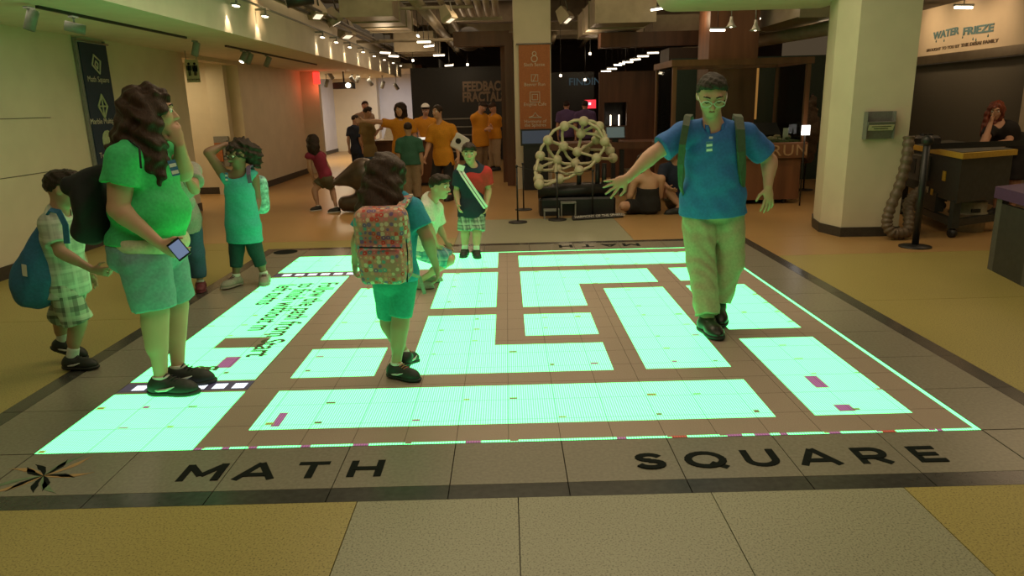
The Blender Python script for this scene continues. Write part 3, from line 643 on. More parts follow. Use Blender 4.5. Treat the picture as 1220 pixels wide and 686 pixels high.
    # socks and shoes
    if shoes:
        for sd, s in (('L', 1), ('R', -1)):
            an = j['an'+sd]; td = nrm(J.get('toe'+sd, hf)); upv = J.get('fup'+sd, Zu); td, upv, lw = orth(td, upv); fl_ = .152*H*shoes.get('big', 1); base = an-upv*.048*H
            if socks: sdf_obj('sock', SDF().seg(an-upv*.01*H, an+nrm(j['kn'+sd]-an)*socks[1]*H, .027*H, .028*H, k=.01, flat=(0, 1)), res, socks[0], root)
            s_ = SDF(); s_.ell(base-td*.012*H+upv*.026*H, (.036*H, .036*H, .033*H), (td, lw, upv), .02); s_.ell(base+td*(fl_*.62-.03*H)+upv*.018*H, (.055*H, .033*H, .026*H), (td, lw, upv), .03)
            s_.seg(base-td*.005*H+upv*.03*H, an+upv*.006*H, .031*H, .028*H, k=.02, flat=(0, 1)); s_.seg(base+upv*.03*H, base+td*fl_*.5+upv*.022*H, .03*H, .024*H, k=.03)
            s_.clip(base+upv*.008*H, -upv); sh_ = sdf_obj('shoe', s_, res*.85, shoes['m'], root)
            o_ = SDF(); o_.ell(base-td*.012*H+upv*.01*H, (.041*H, .037*H, .03*H), (td, lw, upv), .02); o_.ell(base+td*(fl_*.62-.03*H)+upv*.01*H, (.062*H, .036*H, .03*H), (td, lw, upv), .04); o_.seg(base, base+td*fl_*.5, .033*H, k=.02)
            o_.clip(base+upv*.014*H, upv).clip(base, -upv); sdf_obj('sole', o_, res*.8, shoes.get('sole', 'rubber_white'), sh_)
            if shoes.get('laces'):
                for q in range(4): MB().tube([base+td*(.02+.012*q)*H-lw*.016*H+upv*(.062-.0045*q)*H, base+td*(.024+.012*q)*H+upv*(.069-.0055*q)*H, base+td*(.02+.012*q)*H+lw*.016*H+upv*(.062-.0045*q)*H], .0022*H, 5).build('lace', shoes['laces'], sh_, True)
            if shoes.get('swoosh'):
                for q in (1, -1):
                    pts = [base+td*(-.02+.028*k)*H+lw*q*(.0345-.0012*(k-1.5)**2)*H*1.04+upv*(.022+.0035*(k-1)**2)*H for k in range(4)]
                    MB().tube(pts, [.001*H, .0045*H, .005*H, .0015*H], 6).build('stripe', shoes['swoosh'], sh_, True)
    return out
# ================================================================ CEILING SERVICES, LAMPS
mat('duct_tan', (.30, .25, .17), .55, var=.15, scale=5); mat('pipe_tan', (.27, .23, .16), .5, var=.12, scale=12); mat('pipe_dark', (.07, .06, .045), .6, var=.2); mat('lamp_grey', (.22, .22, .20), .4, var=.1)
emis('lamp_glow', (1, .80, .52), 9.0); emis('tube_glow', (1, .84, .62), 5.5); emis('exit_red', (1, .03, .02), 2.2); emis('lamp_soft', (1, .8, .55), 1.2)
def pipe(name, pts, r, m, label, group=None, n=12):
    return tag(MB().tube(pts, r, n).build(name, m, None, True), label, 'pipe', group)
# housings made up to carry the added overhead fill lights
for o_ in [o for o in bpy.data.objects if o.type == 'LIGHT' and o.data.type == 'AREA' and o.name.startswith('hall_fill') and o.location.z > 3.5]:
    x, y, z = o_.location; a, b = o_.data.size/2+.03, o_.data.size_y/2+.03; t = thing('fill_housing', {-3: 'wide housing for an added fill light under the ceiling before the maze', 1: 'housing for an added fill light right above the maze', 6: 'housing for an added fill light above the ball sculpture', 10: 'housing for an added fill light above the counter', 9: 'housing for an added fill light above the green wall'}[int(y)], 'lamp', (x, y, z), 'housings of the added fill lights')
    MB().box(x-a, x+a, y-b, y+b, z+.03, 3.995).build('tray', 'lamp_grey', t)
    for e in (-1, 1): MB().box(x+e*a-.012, x+e*a+.012, y-b, y+b, z-.02, z+.03).build('lip', 'lamp_grey', t); MB().box(x-a, x+a, y+e*b-.012, y+e*b+.012, z-.02, z+.03).build('lip', 'lamp_grey', t)
# wall-washer lamps along the soffit face
ww = None
for k, Yk in enumerate([3.55, 4.6, 7.66, 8.7, 9.9, 11.3, 12.7, 14.2, 15.7, 17.2]):
    if ww is None:
        ww = thing('bar_lamp', 'small lit bar lamp grazing the pale soffit face', 'lamp', (-3.12, Yk, 2.80), 'wall washer lamps along the soffit')
        MB().box(-3.25, -3.11, Yk-.012, Yk+.012, 2.86, 2.885).box(-3.13, -3.11, Yk-.012, Yk+.012, 2.80, 2.87).build('bracket', 'lamp_grey', ww)
        MB().obox((-3.13, Yk, 2.80), (.035, 0, 0), (0, .075, 0), (0, 0, .012)).build('housing', 'lamp_grey', ww); MB().obox((-3.13, Yk, 2.783), (.022, 0, 0), (0, .065, 0), (0, 0, .005)).build('bulb', 'lamp_glow', ww)
        w0 = Yk
    else: copy_tree(ww, (0, Yk-w0, 0))
    spot_light('washer_beam', (-3.185, Yk, 2.775), (-3.235, Yk, 2.4), 13, 60, .7, (1, .76, .46), .02)
tag(MB().box(-3.16, -3.13, -6, 18, 2.885, 2.905).build('lamp_rail', 'lamp_grey'), 'long thin rail carrying the wall washer lamps', 'rail')
for k, (x, z, r) in enumerate([(-3.02, 3.06, .06), (-2.90, 2.98, .022), (-2.80, 3.02, .022), (-2.72, 3.0, .018)]):
    pipe('service_pipe', [(x, -6, z), (x, 18, z)], r, 'pipe_tan' if k == 0 else 'pipe_dark', ['thick tan pipe running above the lit soffit', 'thin dark conduit next to the thick tan pipe', 'dark conduit in the middle of the three beside the soffit', 'outermost dark conduit beside the soffit'][k])
# cylinder track heads
def track_head(pos, aim, label, group, on=False, L=.17, r=.045, top=None):
    t = thing('track_spotlight', label, 'lamp', pos, group); a = nrm(aim); pos = np.asarray(pos, float); top = pos+V(0, 0, .12) if top is None else np.asarray(top, float)
    MB().box(top[0]-.02, top[0]+.02, top[1]-.05, top[1]+.05, top[2]-.02, top[2]).build('mount', 'lamp_grey', t)
    MB().tube([top-V(0, 0, .01), pos+V(0, 0, r)], .009, 8).build('stem', 'lamp_grey', t, True)
    c = MB().lathe([(0, -L*.5), (r*.93, -L*.5), (r, -L*.45), (r, L*.5), (r*.86, L*.5), (r*.82, L*.42), (0, L*.42)], pos, 18, axis=a).build('can', 'lamp_grey', t, True)
    MB().lathe([(0, L*.425), (r*.8, L*.425), (r*.8, L*.44), (0, L*.44)], pos, 16, axis=a).build('lens', 'lamp_glow' if on else 'screen_dark', c)
    return t
mat('screen_dark', (.02, .02, .022), .25)
Zt = 2.49
def trk(px, py, z): return atZ(px, py, z)
for y0, y1, lb in ((1.0, 3.9, 'thin black ceiling track over the cream wall'), (5.2, 10.2, 'thin black ceiling track near the restroom sign')):
    tag(MB().box(-3.93, -3.90, y0, y1, Zt-.025, Zt).build('lamp_track', 'black_paint'), lb, 'track')
for (px, py, aim, on, lb) in [(36, 24, (-.25, -.2, -.9), False, 'grey cylinder spotlight aimed down, on the ceiling track above the cream wall'), (97, 33, (.9, .5, -.25), False, 'grey cylinder spotlight turned sideways on the ceiling track'),
                             (217, 59, (-.2, -.2, -.95), False, 'unlit cylinder spotlight next to the restroom sign'), (275, 69, (-.25, -.55, -.8), True, 'lit cylinder spotlight second from the restroom sign'), (292, 70, (-.4, -.2, -.9), False, 'cylinder spotlight third from the restroom sign'), (308, 74, (-.4, -.2, -.9), False, 'cylinder spotlight fourth from the restroom sign')]:
    p = trk(px, py, 2.36); p[0] = -3.915; p = V(-3.915, trk(px, py, 2.36)[1], 2.36); track_head(p, aim, lb, 'cylinder spotlights under the soffit', on, top=V(-3.915, p[1], 2.466))
spot_light('track_beam', (-3.95, 8.4, 2.30), (-4.9, 7.6, 0), 25, 60, .6, WARM)
for k, (px, py, on) in enumerate([(394, 90, 0), (389, 99, 1), (420, 95, 0), (426, 94, 0), (441, 98, 1), (456, 101, 0), (472, 103, 0)]):
    p = atZ(px, py, 2.40)
    p = atY(px, py, 14.5+k*.4); track_head(p, (-.4, .5, -.8) if k % 2 else (.4, .5, -.8), 'small dark spotlight under the far end of the soffit', 'spotlights at the far end of the soffit', bool(on), L=.2, r=.055, top=V(p[0], p[1], max(Zt, p[2]+.1)))
pj = thing('projector', 'long black projector hanging under the soffit before the bright wall', 'projector', atY(410, 102, 13.6)); pc = atY(410, 102, 13.6)
MB().bbox_bevel(pc[0]-.26, pc[0]+.26, pc[1]-.15, pc[1]+.15, pc[2]-.08, pc[2]+.08, .02).build('body', 'black_paint', pj); MB().lathe([(0, 0), (.06, 0), (.06, .05), (0, .05)], pc+V(.14, -.15, 0), 14, axis=(0, -1, 0)).build('lens', 'lamp_glow', pj); MB().tube([pc+V(0, 0, .08), V(pc[0], pc[1], 2.49)], .02, 8).build('pole', 'black_paint', pj, True)
# exit sign
ex = thing('exit_sign', 'red lit exit sign on the end of the cream wall', 'sign', atY(377, 101, 12.9)); ec = atY(377, 93, 12.9)
MB().box(ec[0]-.075, ec[0]+.075, ec[1]-.03, ec[1]+.03, ec[2]-.14, ec[2]+.14).build('case', 'exit_red', ex); MB().box(ec[0]-.02, ec[0]+.02, ec[1], ec[1]+.11, ec[2]+.02, ec[2]+.06).build('bracket', 'lamp_grey', ex)
l = bpy.data.lights.new('exit_glow', 'POINT'); l.energy = 2.2; l.color = (1, .16, .07); l.shadow_soft_size = .1; lo_ = bpy.data.objects.new('exit_glow', l); col.objects.link(lo_); lo_.location = (ec[0], ec[1]-.1, ec[2]-.25)
# exposed ceiling: beams, ducts, pipes
for k, Yb in enumerate([4.2, 8.2, 12.2]):
    tag(MB().box(-3.25, 12, Yb, Yb+.35, 3.45, 3.99).build('overhead_beam', 'ceiling_dark'), ['deep dark beam crossing the ceiling above the maze', 'deep dark beam crossing the ceiling at the middle pillar', 'deep dark beam crossing the ceiling at the far end'][k], 'beam')
pipe('overhead_pipe', [(-1.42, 3.0, 3.3), (-1.5, 22, 3.3)], .10, 'pipe_tan', 'fat tan pipe running far back under the ceiling')
pipe('overhead_pipe', [(-1.05, 4.6, 3.36), (-1.12, 17, 3.36)], .055, 'pipe_tan', 'slim tan pipe beside the fat one under the ceiling')
pipe('overhead_pipe', [(-2.05, 6.2, 3.45), (-2.0, 13, 3.45)], .05, 'pipe_tan', 'slim pipe between the soffit and the fat tan pipe')
pipe('overhead_pipe', [(-2.45, 4.6, 3.42), (-2.4, 15, 3.42)], .045, 'pipe_tan', 'slim pipe closest to the soffit in the open ceiling')
pipe('overhead_pipe', [(-3.2, 11.0, 2.98), (.1, 11.0, 2.98)], .035, 'pipe_tan', 'thin cross pipe spanning from the soffit to the pillar')
pipe('overhead_pipe', [(-2.9, 7.6, 3.22), (-.5, 7.6, 3.22)], .03, 'pipe_tan', 'thin cross pipe just before the middle pillar')
for k in range(5): pipe('overhead_pipe', [(-.74+k*.155, 5.6, 3.32), (-.74+k*.155, 9.5, 3.32)], .062, 'duct_tan', 'one of five parallel tan pipes side by side under the ceiling', 'five parallel pipes')
tag(MB().box(-1.0, .0, 9.5, 9.6, 3.2, 3.26).build('pipe_hanger', 'duct_tan'), 'tan crossbar under the five parallel pipes', 'bar')
def duct(label, x0, x1, y0, y1, z0, z1):
    t = thing('air_duct', label, 'duct', ((x0+x1)/2, (y0+y1)/2, z0)); MB().box(x0, x1, y0, y1, z0, z1).build('sheet_body', 'duct_tan', t)
    for y in np.arange(y0, y1+.01, (y1-y0)/3): MB().box(x0-.02, x1+.02, y-.015, y+.015, z0-.02, z1+.02).build('flange', 'duct_tan', t)
duct('boxy tan air duct beside the soffit pipes', -2.55, -1.75, 6.6, 9.2, 3.0, 3.35); duct('boxy tan air duct hanging lower behind the first', -2.6, -1.68, 12.6, 14.4, 2.88, 3.3); duct('dark tan duct to the right of the middle pillar', 1.6, 2.6, 7.4, 10.5, 2.9, 3.35); duct('long tan duct near the right hand pillar', 4.45, 5.15, 5.8, 13, 2.75, 3.2)
duct('short duct above the far showcase', 3.0, 3.9, 9.5, 12.5, 2.85, 3.2)
pipe('overhead_pipe', [(5.2, 6.0, 2.62), (4.3, 12, 2.62)], .11, 'duct_tan', 'round tan duct sloping away over the green wall')
for k, (a, b) in enumerate([((2.7, 5.6, 3.42), (6.5, 6.0, 3.4)), ((2.9, 6.45, 3.38), (6.6, 6.6, 3.38)), ((3.4, 7.9, 3.35), (7, 8.1, 3.3))]): pipe('overhead_pipe', [a, b], .05, 'pipe_dark', ['dark pipe crossing above the showcase', 'second dark pipe above the showcase', 'rearmost dark pipe above the showcase'][k])
for k, (x, z) in enumerate([(-2.6, 3.2), (-.9, 3.1), (.3, 3.3), (1.4, 3.2), (2.4, 3.05)]):
    pipe('overhead_pipe', [(x, 14.8, 3.392), (x+.2, 20, 3.392)], .06, 'pipe_tan', ['far tan pipe closest to the soffit end', 'far tan pipe above the exhibit title', 'far tan pipe behind the middle pillar', 'far tan pipe above the blue sign', 'far tan pipe above the red screen'][k])
for k, Yk in enumerate([14.6, 15.9, 17.2]):
    tag(MB().box(-3.2, 9, Yk, Yk+.12, 3.45, 3.99).build('overhead_joist', 'duct_tan'), ['tan joist crossing far back under the ceiling', 'second tan joist crossing far back under the ceiling', 'rearmost tan joist under the ceiling'][k], 'beam')
# white rounded canopy next to the right pillar, unlit white dish above the maze
cn = SDF(); cn.box(V(3.08, 3.6, 2.90), (1.14, .7, .24), np.eye(3), .22, .02); tag(sdf_obj('rounded_canopy', cn, .03, 'soffit_white', None), 'white rounded canopy joined to the pale pillar', 'canopy')
tag(MB().lathe([(0, 2.98), (.5, 2.98), (.6, 3.0), (.62, 3.05), (.5, 3.1), (0, 3.12)], (-1.35, 4.4, 0), 32).build('overhead_dish', 'soffit_white', None, True), 'shallow white ceiling dish over the back of the maze', 'dish')
tag(MB().tube([(-2.6, 3.75, 2.9), (-2.3, 3.85, 2.95)], .13, 16).build('black_speaker', 'black_paint', None, True), 'round black loudspeaker beside the soffit rail', 'speaker')
# theatrical barn-door spotlights in the open ceiling
def barn(px, py, z, aim, label, s=1.0, m='duct_tan'):
    p = atZ(px, py, z); t = thing('stage_light', label, 'lamp', p, 'boxy stage lights in the open ceiling'); f, u, l = orth(aim, (0, 0, 1))
    b = MB(); b.loft([[p+l*i*w*s+u*j*w*s+f*d*s for i, j in ((-1, -1), (1, -1), (1, 1), (-1, 1))] for d, w in ((-.14, .07), (.05, .11), (.12, .11))]).build('housing', m, t)
    MB().obox(p+f*.125*s, l*.06*s, u*.06*s, f*.004).build('lens', 'lamp_soft', t); MB().tube([p+u*.1*s, V(p[0], p[1], 3.44)], .012, 6).build('hanger', 'pipe_dark', t, True)
barn(376, 11, 3.05, (.3, -.3, -.9), 'greenish stage light high above the soffit rail', 1); barn(396, 20, 3.05, (.4, .2, -.8), 'tan stage light next to the soffit conduits'); barn(412, 35, 3.05, (.2, -.2, -.9), 'tan stage light with lit front by the soffit conduits', 1.2); barn(446, 62, 3.0, (-.4, .3, -.8), 'boxy tan stage light at the far end of the conduits', 1.4); barn(672, 18, 3.1, (.5, -.3, -.8), 'tan stage light right of the middle pillar', 1.0); barn(533, 17, 3.0, (.4, -.2, -.9), 'green tinged stage light beside the five pipes', .9)
# lit tubes and pendants
def tube_lamp(px, py, Y, dx, dy, label, drop=.5, group='short glowing tube lamps'):
    c = atY(px, py, Y); d = nrm((dx, dy, 0)); t = thing('tube_lamp', label, 'lamp', c, group)
    MB().tube([c-d*.13, c+d*.13], .016, 8).build('tube', 'tube_glow', t, True); MB().obox(c+V(0, 0, .03), d*.14, np.cross(d, (0, 0, 1))*.02, V(0, 0, .012)).build('holder', 'lamp_grey', t); MB().tube([c+V(0, 0, .03), V(c[0], c[1], 3.995)], .006, 6).build('hanger', 'black_paint', t, True)
for (px, py, Y, dx, dy) in [(498, 43, 9, 0, 1), (505, 50, 9, 1, .1), (511, 55, 10, .8, -.6), (459, 63, 11, .7, .7), (469, 67, 11.5, .7, .7), (535, 78, 14, .7, -.5), (523, 66, 12, 1, 0)]: tube_lamp(px, py, Y, dx, dy, 'glowing tube lamp in the open ceiling left of the middle pillar')
for (px, py, Y, dx, dy) in [(755, 31, 9, .7, .7), (770, 23, 8, 1, .3), (783, 11, 7, .6, -.8), (778, 63, 12, 1, 0), (766, 67, 12, 1, 0), (757, 71, 12.5, .7, -.5), (748, 74, 13, 1, .2), (741, 76, 13.5, .5, .7), (736, 77.5, 13.8, .7, .5), (729, 82, 14.2, 1, .2), (722, 85, 14.5, 1, 0)]: tube_lamp(px, py, Y, dx, dy, 'glowing tube lamp in the long row right of the middle pillar', .35)
for (px, py, Y, dx, dy) in [(855, 36, 6.5, 1, .3), (898, 22, 7, 1, .4), (933, 9, 6.0, .8, .5)]: tube_lamp(px, py, Y, dx, dy, 'glowing tube lamp above the showcase')
def bulb_lamp(px, py, Y, label, e=0):
    c = atY(px, py, Y); t = thing('spot_bulb', label, 'lamp', c, 'bare glowing bulbs far back')
    MB().sphere(c, .03, 12, 8).build('bulb', 'lamp_glow', t, True); MB().tube([c+V(0, 0, .03), V(c[0], c[1], 3.995)], .006, 6).build('cord', 'black_paint', t, True)
for (px, py) in [(492, 72), (557, 77)]: bulb_lamp(px, py, 13, 'round glowing bulb hanging left of the middle pillar')
for (px, py) in [(668, 90), (697, 95), (703, 64), (745, 91)]: bulb_lamp(px, py, 12, 'round glowing bulb hanging right of the middle pillar')
def bell(px, py, Y, label):
    c = atY(px, py, Y); t = thing('pendant_lamp', label, 'lamp', c); mat('clear_glass', (.55, .55, .5), .15, metal=.3)
    MB().lathe([(.02, .12), (.028, .06), (.055, .0), (.085, -.03), (.08, -.03), (.045, .01), (.012, .06)], c, 20).build('shade', 'clear_glass', t, True); MB().sphere(c+V(0, 0, -.01), .025, 10, 6).build('bulb', 'tube_glow', t, True); MB().tube([c+V(0, 0, .12), c+V(0, 0, .2), V(c[0]-.05, c[1], 3.4)], .007, 6).build('cord', 'lamp_grey', t, True)
bell(871, 30, 5.6, 'bell shaped glass pendant before the wooden pillar'); bell(900, 34, 5.4, 'bell shaped glass pendant next to the wooden pillar')

# ================================================================ PILLARS AND WOODWORK
pr = struct(MB().prism([(3.79, 3.05), (3.88, 2.69), (4.53, 2.66), (4.64, 3.0), (4.66, 3.5), (4.5, 3.75), (4.0, 3.75), (3.86, 3.4)], 0, 3.99).build('pillar_right', 'wall_cream'))
struct(MB().prism([(3.775, 3.05), (3.87, 2.675), (4.54, 2.645), (4.655, 3.0), (4.675, 3.5), (4.51, 3.765), (3.99, 3.765), (3.845, 3.4)], 0, .11).build('baseboard_pillar', 'baseboard_dark'))
struct(MB().box(.2, .88, 8.3, 8.98, 0, 3.99).build('pillar_middle', 'wall_cream'))
# orange banner on the middle pillar
mat('banner_orange', (.36, .125, .04), .7); mat('banner_print', (.55, .50, .40), .7); mat('banner_navy', (.012, .028, .06), .75); mat('banner_green', (.40, .44, .26), .7); mat('banner_maroon', (.16, .02, .03), .7)
ob = thing('hanging_banner', 'orange banner listing exhibits on the front of the middle pillar', 'banner', (.565, 8.27, 1.1)); MB().box(.285, .86, 8.262, 8.272, 1.1, 2.63).build('cloth', 'banner_orange', ob)
MB().tube([(.24, 8.26, 2.64), (.9, 8.26, 2.64)], .014, 8).build('rod', 'lamp_grey', ob, True)
def on_wall(mb, c, xd, parts, m, parent, name='icon'):
    """flat icon strokes: list of polylines in (x, z) around c"""
    xd = nrm(xd); n = np.cross(xd, (0, 0, 1))
    for pl, w in parts: mb.tube([c+xd*x+V(0, 0, z) for x, z in pl], w, 5)
    return mb.build(name, m, parent)
circ = lambda cx, cz, r, n=14: [(cx+r*math.cos(a), cz+r*math.sin(a)) for a in np.linspace(0, 2*PI, n)]
bx = V(.572, 8.258, 0)
icons = {2.40: [(circ(0, .07, .035), .008), (circ(0, -.02, .055), .009)], 2.04: [([(-.06, -.06), (-.06, .06), (.06, .06), (.06, -.06), (-.06, -.06)], .008), ([(-.03, -.06), (.03, .06)], .008)], 1.70: [([(-.09, -.09), (-.09, .09), (.09, .09), (.09, -.09), (-.09, -.09)], .009), ([(-.05, -.05), (-.05, .05), (.05, .05), (.05, -.05), (-.05, -.05)], .009)], 1.36: [([(-.12, -.03), (-.04, .0), (.0, .06), (.05, .0), (.12, -.03), (-.12, -.03)], .008)]}
for z, pt in icons.items(): on_wall(MB(), bx+V(0, 0, z), (1, 0, 0), pt, 'banner_print', ob)
for s, z in (('Sixth Sense', 2.25), ('Beaver Run', 1.90), ('Enigma Cafe', 1.545), ('Harmony of', 1.235), ('the Spheres', 1.165)): text_obj('lettering', s, .085, (.572, 8.258, z), (1, 0, 0), (0, 0, 1), 'banner_print', ob, .002, 'CENTER')
# info screen below
isn = thing('info_screen', 'dark flat information screen on a black stand before the middle pillar', 'screen', (.62, 8.0, 0)); a, b = atY(620, 154, 8.05), atY(654, 173, 8.05)
MB().box(a[0], b[0]+.05, 8.03, 8.07, b[2], a[2]).build('casing', 'black_paint', isn); emis('screen_blue', (.10, .16, .26), .16); MB().box(a[0]+.03, b[0]+.02, 8.024, 8.032, b[2]+.04, a[2]-.03).build('display', 'screen_blue', isn); MB().box(a[0]+.05, b[0]-.02, 8.05, 8.25, 0, b[2]).build('stand', 'black_paint', isn)
# wooden posts and frame left of the middle pillar
for k, (x0, x1, Yk, z1) in enumerate([(atY(601, 60, 8.9)[0], atY(611, 60, 8.9)[0], 8.9, 2.9), (atY(596, 60, 9.6)[0], atY(603, 60, 9.6)[0], 9.6, 2.9)]): tag(MB().box(x0, x1, Yk, Yk+.14, 0, z1).build('wooden_post', 'dark_wood'), ['tall dark wooden post beside the middle pillar', 'tall dark wooden post behind the first one'][k], 'post')
tag(MB().box(-.95, .12, 9.0, 9.25, 2.68, 2.95).build('wooden_beam', 'dark_wood'), 'dark wooden beam running left from the post by the pillar', 'beam')
sg = thing('wire_rack', 'white wire rack standing under the exhibit title', 'rack', (-1.2, 14.6, 0)); 
for k in range(5): MB().tube([(-1.75, 14.6, .35+k*.22), (-.7, 14.6, .35+k*.22)], .02, 6).build('rail', 'badge_metal' if False else 'lamp_grey', sg, True)
for x in (-1.75, -.7): MB().tube([(x, 14.6, 0), (x, 14.6, 1.35)], .025, 6).build('upright', 'lamp_grey', sg, True)
tag(MB().sphere((-.75, 11.2, 3.0), (.3, .3, .26), 16, 10).build('black_dome', 'black_paint', None, True), 'round black dome hanging left of the middle pillar', 'dome')
# large wooden exhibit housing right of the middle pillar
Yw = 10.0
A = lambda px, py: atY(px, py, Yw)
wh_ = thing('wooden_exhibit', 'tall brown wooden exhibit wall with a dark opening behind the ball sculpture', 'exhibit', (2.8, Yw, 0))
xa, xb, xc, xd_ = A(714, 120)[0], A(720, 120)[0], A(747, 120)[0], A(787, 120)[0]; za, zb, ztop = A(730, 122)[2], A(730, 150)[2], A(740, 85)[2]
for (x0, x1, z0, z1) in ((xa, xb, 0, ztop), (xc, xd_, 0, ztop), (xb, xc, za, ztop), (xb, xc, 0, zb)): MB().box(x0, x1, Yw, Yw+.12, z0, z1).build('panel', 'dark_wood', wh_)
MB().box(xb, xc, Yw+.6, Yw+.65, zb, za).build('recess_back', 'black_paint', wh_)
for x in (A(730, 130)[0], A(740, 140)[0]): MB().tube([(x, Yw+.3, zb), (x, Yw+.3, zb+.22)], .012, 8).build('light_stick', 'tube_glow', wh_, True)
tag(MB().box(A(782, 60)[0], A(820, 60)[0], Yw-1.2, Yw-.4, 0, 2.55).build('wooden_pillar', 'dark_brown'), 'very dark brown pillar beside the wooden exhibit wall', 'pillar')
tag(MB().box(A(708, 50)[0], A(835, 50)[0], Yw-1.0, Yw-.6, 2.6, 2.87).build('wooden_header', 'dark_wood'), 'long dark wooden header over the exhibits right of the pillar', 'beam')
# showcase upper pillar in warm wood
tag(MB().box(atY(846, 30, 6.9)[0], atY(905, 30, 6.9)[0], 6.9, 7.6, 0, 3.45).build('wooden_column', 'brown_wood'), 'reddish brown wooden column rising behind the showcase', 'column')
# far blue sign and red screen
fs = thing('blue_sign', 'dim blue lettering on a dark far partition', 'sign', (2.0, 13.9, 0)); MB().box(.9, 2.35, 13.9, 14.0, 0, 2.35).build('partition', 'black_paint', fs); emis('sign_blue', (.10, .30, .42), .12); text_obj('lettering', 'FINDIN', .26, (1.68, 13.88, 2.02), (1, 0, 0), (0, 0, 1), 'sign_blue', fs, .01)
rs = thing('red_screen', 'bright red and pink screen far behind the ball sculpture', 'screen', atY(703, 140, 13.2)); c = atY(703, 124, 13.2); MB().obox(c, (.16, 0, 0), (0, .02, 0), (0, 0, .12)).build('casing', 'black_paint', rs); MB().obox(c+V(0, -.022, 0), (.145, 0, 0), (0, .002, 0), (0, 0, .105)).build('display', emis('red_disp', (1, .03, .05), 1.3), rs); MB().obox(c+V(-.05, -.026, .01), (.07, 0, 0), (0, .002, 0), (0, 0, .03)).build('bright_patch', emis('pink_disp', (1, .5, .7), 2.0), rs); MB().box(c[0]-.04, c[0]+.04, 13.2, 13.26, 0, c[2]-.1).build('stand', 'black_paint', rs)
# display desk with tilted screen behind the sculpture
dk = thing('display_desk', 'long dark exhibit desk with stacked white papers below behind the ball sculpture', 'desk', (2.2, 7.0, 0)); B7 = lambda px, py: atY(px, py, 7.0)
MB().box(B7(655, 175)[0], B7(800, 175)[0], 6.9, 7.7, B7(700, 178)[2], B7(700, 170)[2]).build('top', 'dark_wood', dk)
for px in (728, 738, 795): MB().box(B7(px, 200)[0], B7(px, 200)[0]+.07, 6.95, 7.05, 0, B7(px, 178)[2]).build('leg', 'black_paint', dk)
MB().box(B7(740, 200)[0], B7(795, 200)[0], 7.0, 7.5, B7(760, 215)[2], B7(760, 212)[2]).build('shelf', 'dark_wood', dk)
for k in range(4): tag(MB().box(B7(744, 200)[0]+.02*k, B7(778, 200)[0]-.03*k, 7.05, 7.4, B7(760, 212)[2]+.002+k*.035, B7(760, 212)[2]+.033+k*.035).build('paper_stack', 'badge_tan'), 'flat pale stack of paper on the desk shelf behind the sculpture', 'paper', 'paper stacks on the shelf') if 'badge_tan' in MATS or mat('badge_tan', (.45, .36, .26), .7) else 0
ts = thing('tilted_monitor', 'small tilted monitor with greenish display on the exhibit desk', 'screen', B7(733, 168)); c = B7(733, 158)
MB().obox(c, (.17, 0, 0), (0, .03, .10), (0, .02, -.006)).build('casing', 'black_paint', ts); MB().obox(c+V(0, -.021, .006), (.15, 0, 0), (0, .026, .085), (0, .002, -.0006)).build('display', emis('screen_green', (.22, .34, .32), .22), ts); MB().box(c[0]-.05, c[0]+.05, c[1]-.02, c[1]+.08, B7(733, 170)[2], c[2]-.06).build('foot', 'black_paint', ts)

# ================================================================ LEFT WALL ITEMS
nb = thing('hanging_banner', 'navy banner with white exhibit icons hanging on the cream wall', 'banner', (-5.0, 3.73, .45)); MB().box(-5.005, -4.992, 3.44, 4.04, .45, 2.42).build('cloth', 'banner_navy', nb); MB().box(-5.04, -5.006, 3.40, 3.44, .4, 2.47).box(-5.04, -5.006, 4.04, 4.06, .4, 2.47).build('frame_rail', 'lamp_grey', nb)
MB().tube([(-4.998, 3.4, 2.43), (-4.998, 4.1, 2.43)], .012, 8).build('rod', 'lamp_grey', nb, True)
cb = V(-4.988, 3.74, 0)
for z, pt in {2.17: [([(-.09, .0), (-.03, .12), (.1, .05), (.05, -.1), (-.09, .0)], .012), ([(-.03, .0), (0, .05), (.04, .02), (.02, -.04), (-.03, 0)], .010)], 1.68: [([(-.1, .0), (0, .14), (.1, .0), (0, -.14), (-.1, 0)], .014), ([(-.1, 0), (.1, 0)], .01), ([(0, .14), (0, -.14)], .01)], 1.26: [(circ(0, .0, .12), .012), (circ(0, 0, .08), .03), (circ(0, 0, .03), .03)], .86: [([(-.1, .1), (-.07, -.1), (.07, -.1), (.1, .1), (-.1, .1)], .012), ([(-.09, .03), (.09, .03)], .01), ([(-.08, -.04), (.08, -.04)], .01), ([(0, .1), (0, -.1)], .01)]}.items(): on_wall(MB(), cb+V(0, 0, z), (0, 1, 0), pt, 'banner_green' if z != 2.17 else 'banner_print', nb)
for s, z in (('Math Square', 1.97), ('Marble Multiplier', 1.47), ("Twist 'n' Roll", 1.06), ('Structure Studio', .66)): text_obj('lettering', s, .095, (-4.988, 3.74, z), (0, 1, 0), (0, 0, 1), 'banner_print', nb, .002, 'CENTER')
rsn = thing('restroom_sign', 'square restroom sign with man and woman figures under the soffit', 'sign', atY(230, 97, 6.0)); a, b = atY(220, 71, 6.0), atY(239, 98, 6.0); mat('sign_cream', (.55, .50, .36), .6)
MB().box(a[0], b[0], 5.99, 6.01, b[2], a[2]).build('plate', 'sign_cream', rsn); cx_, cz_ = (a[0]+b[0])/2, (a[2]+b[2])/2+.03; w_ = (b[0]-a[0])
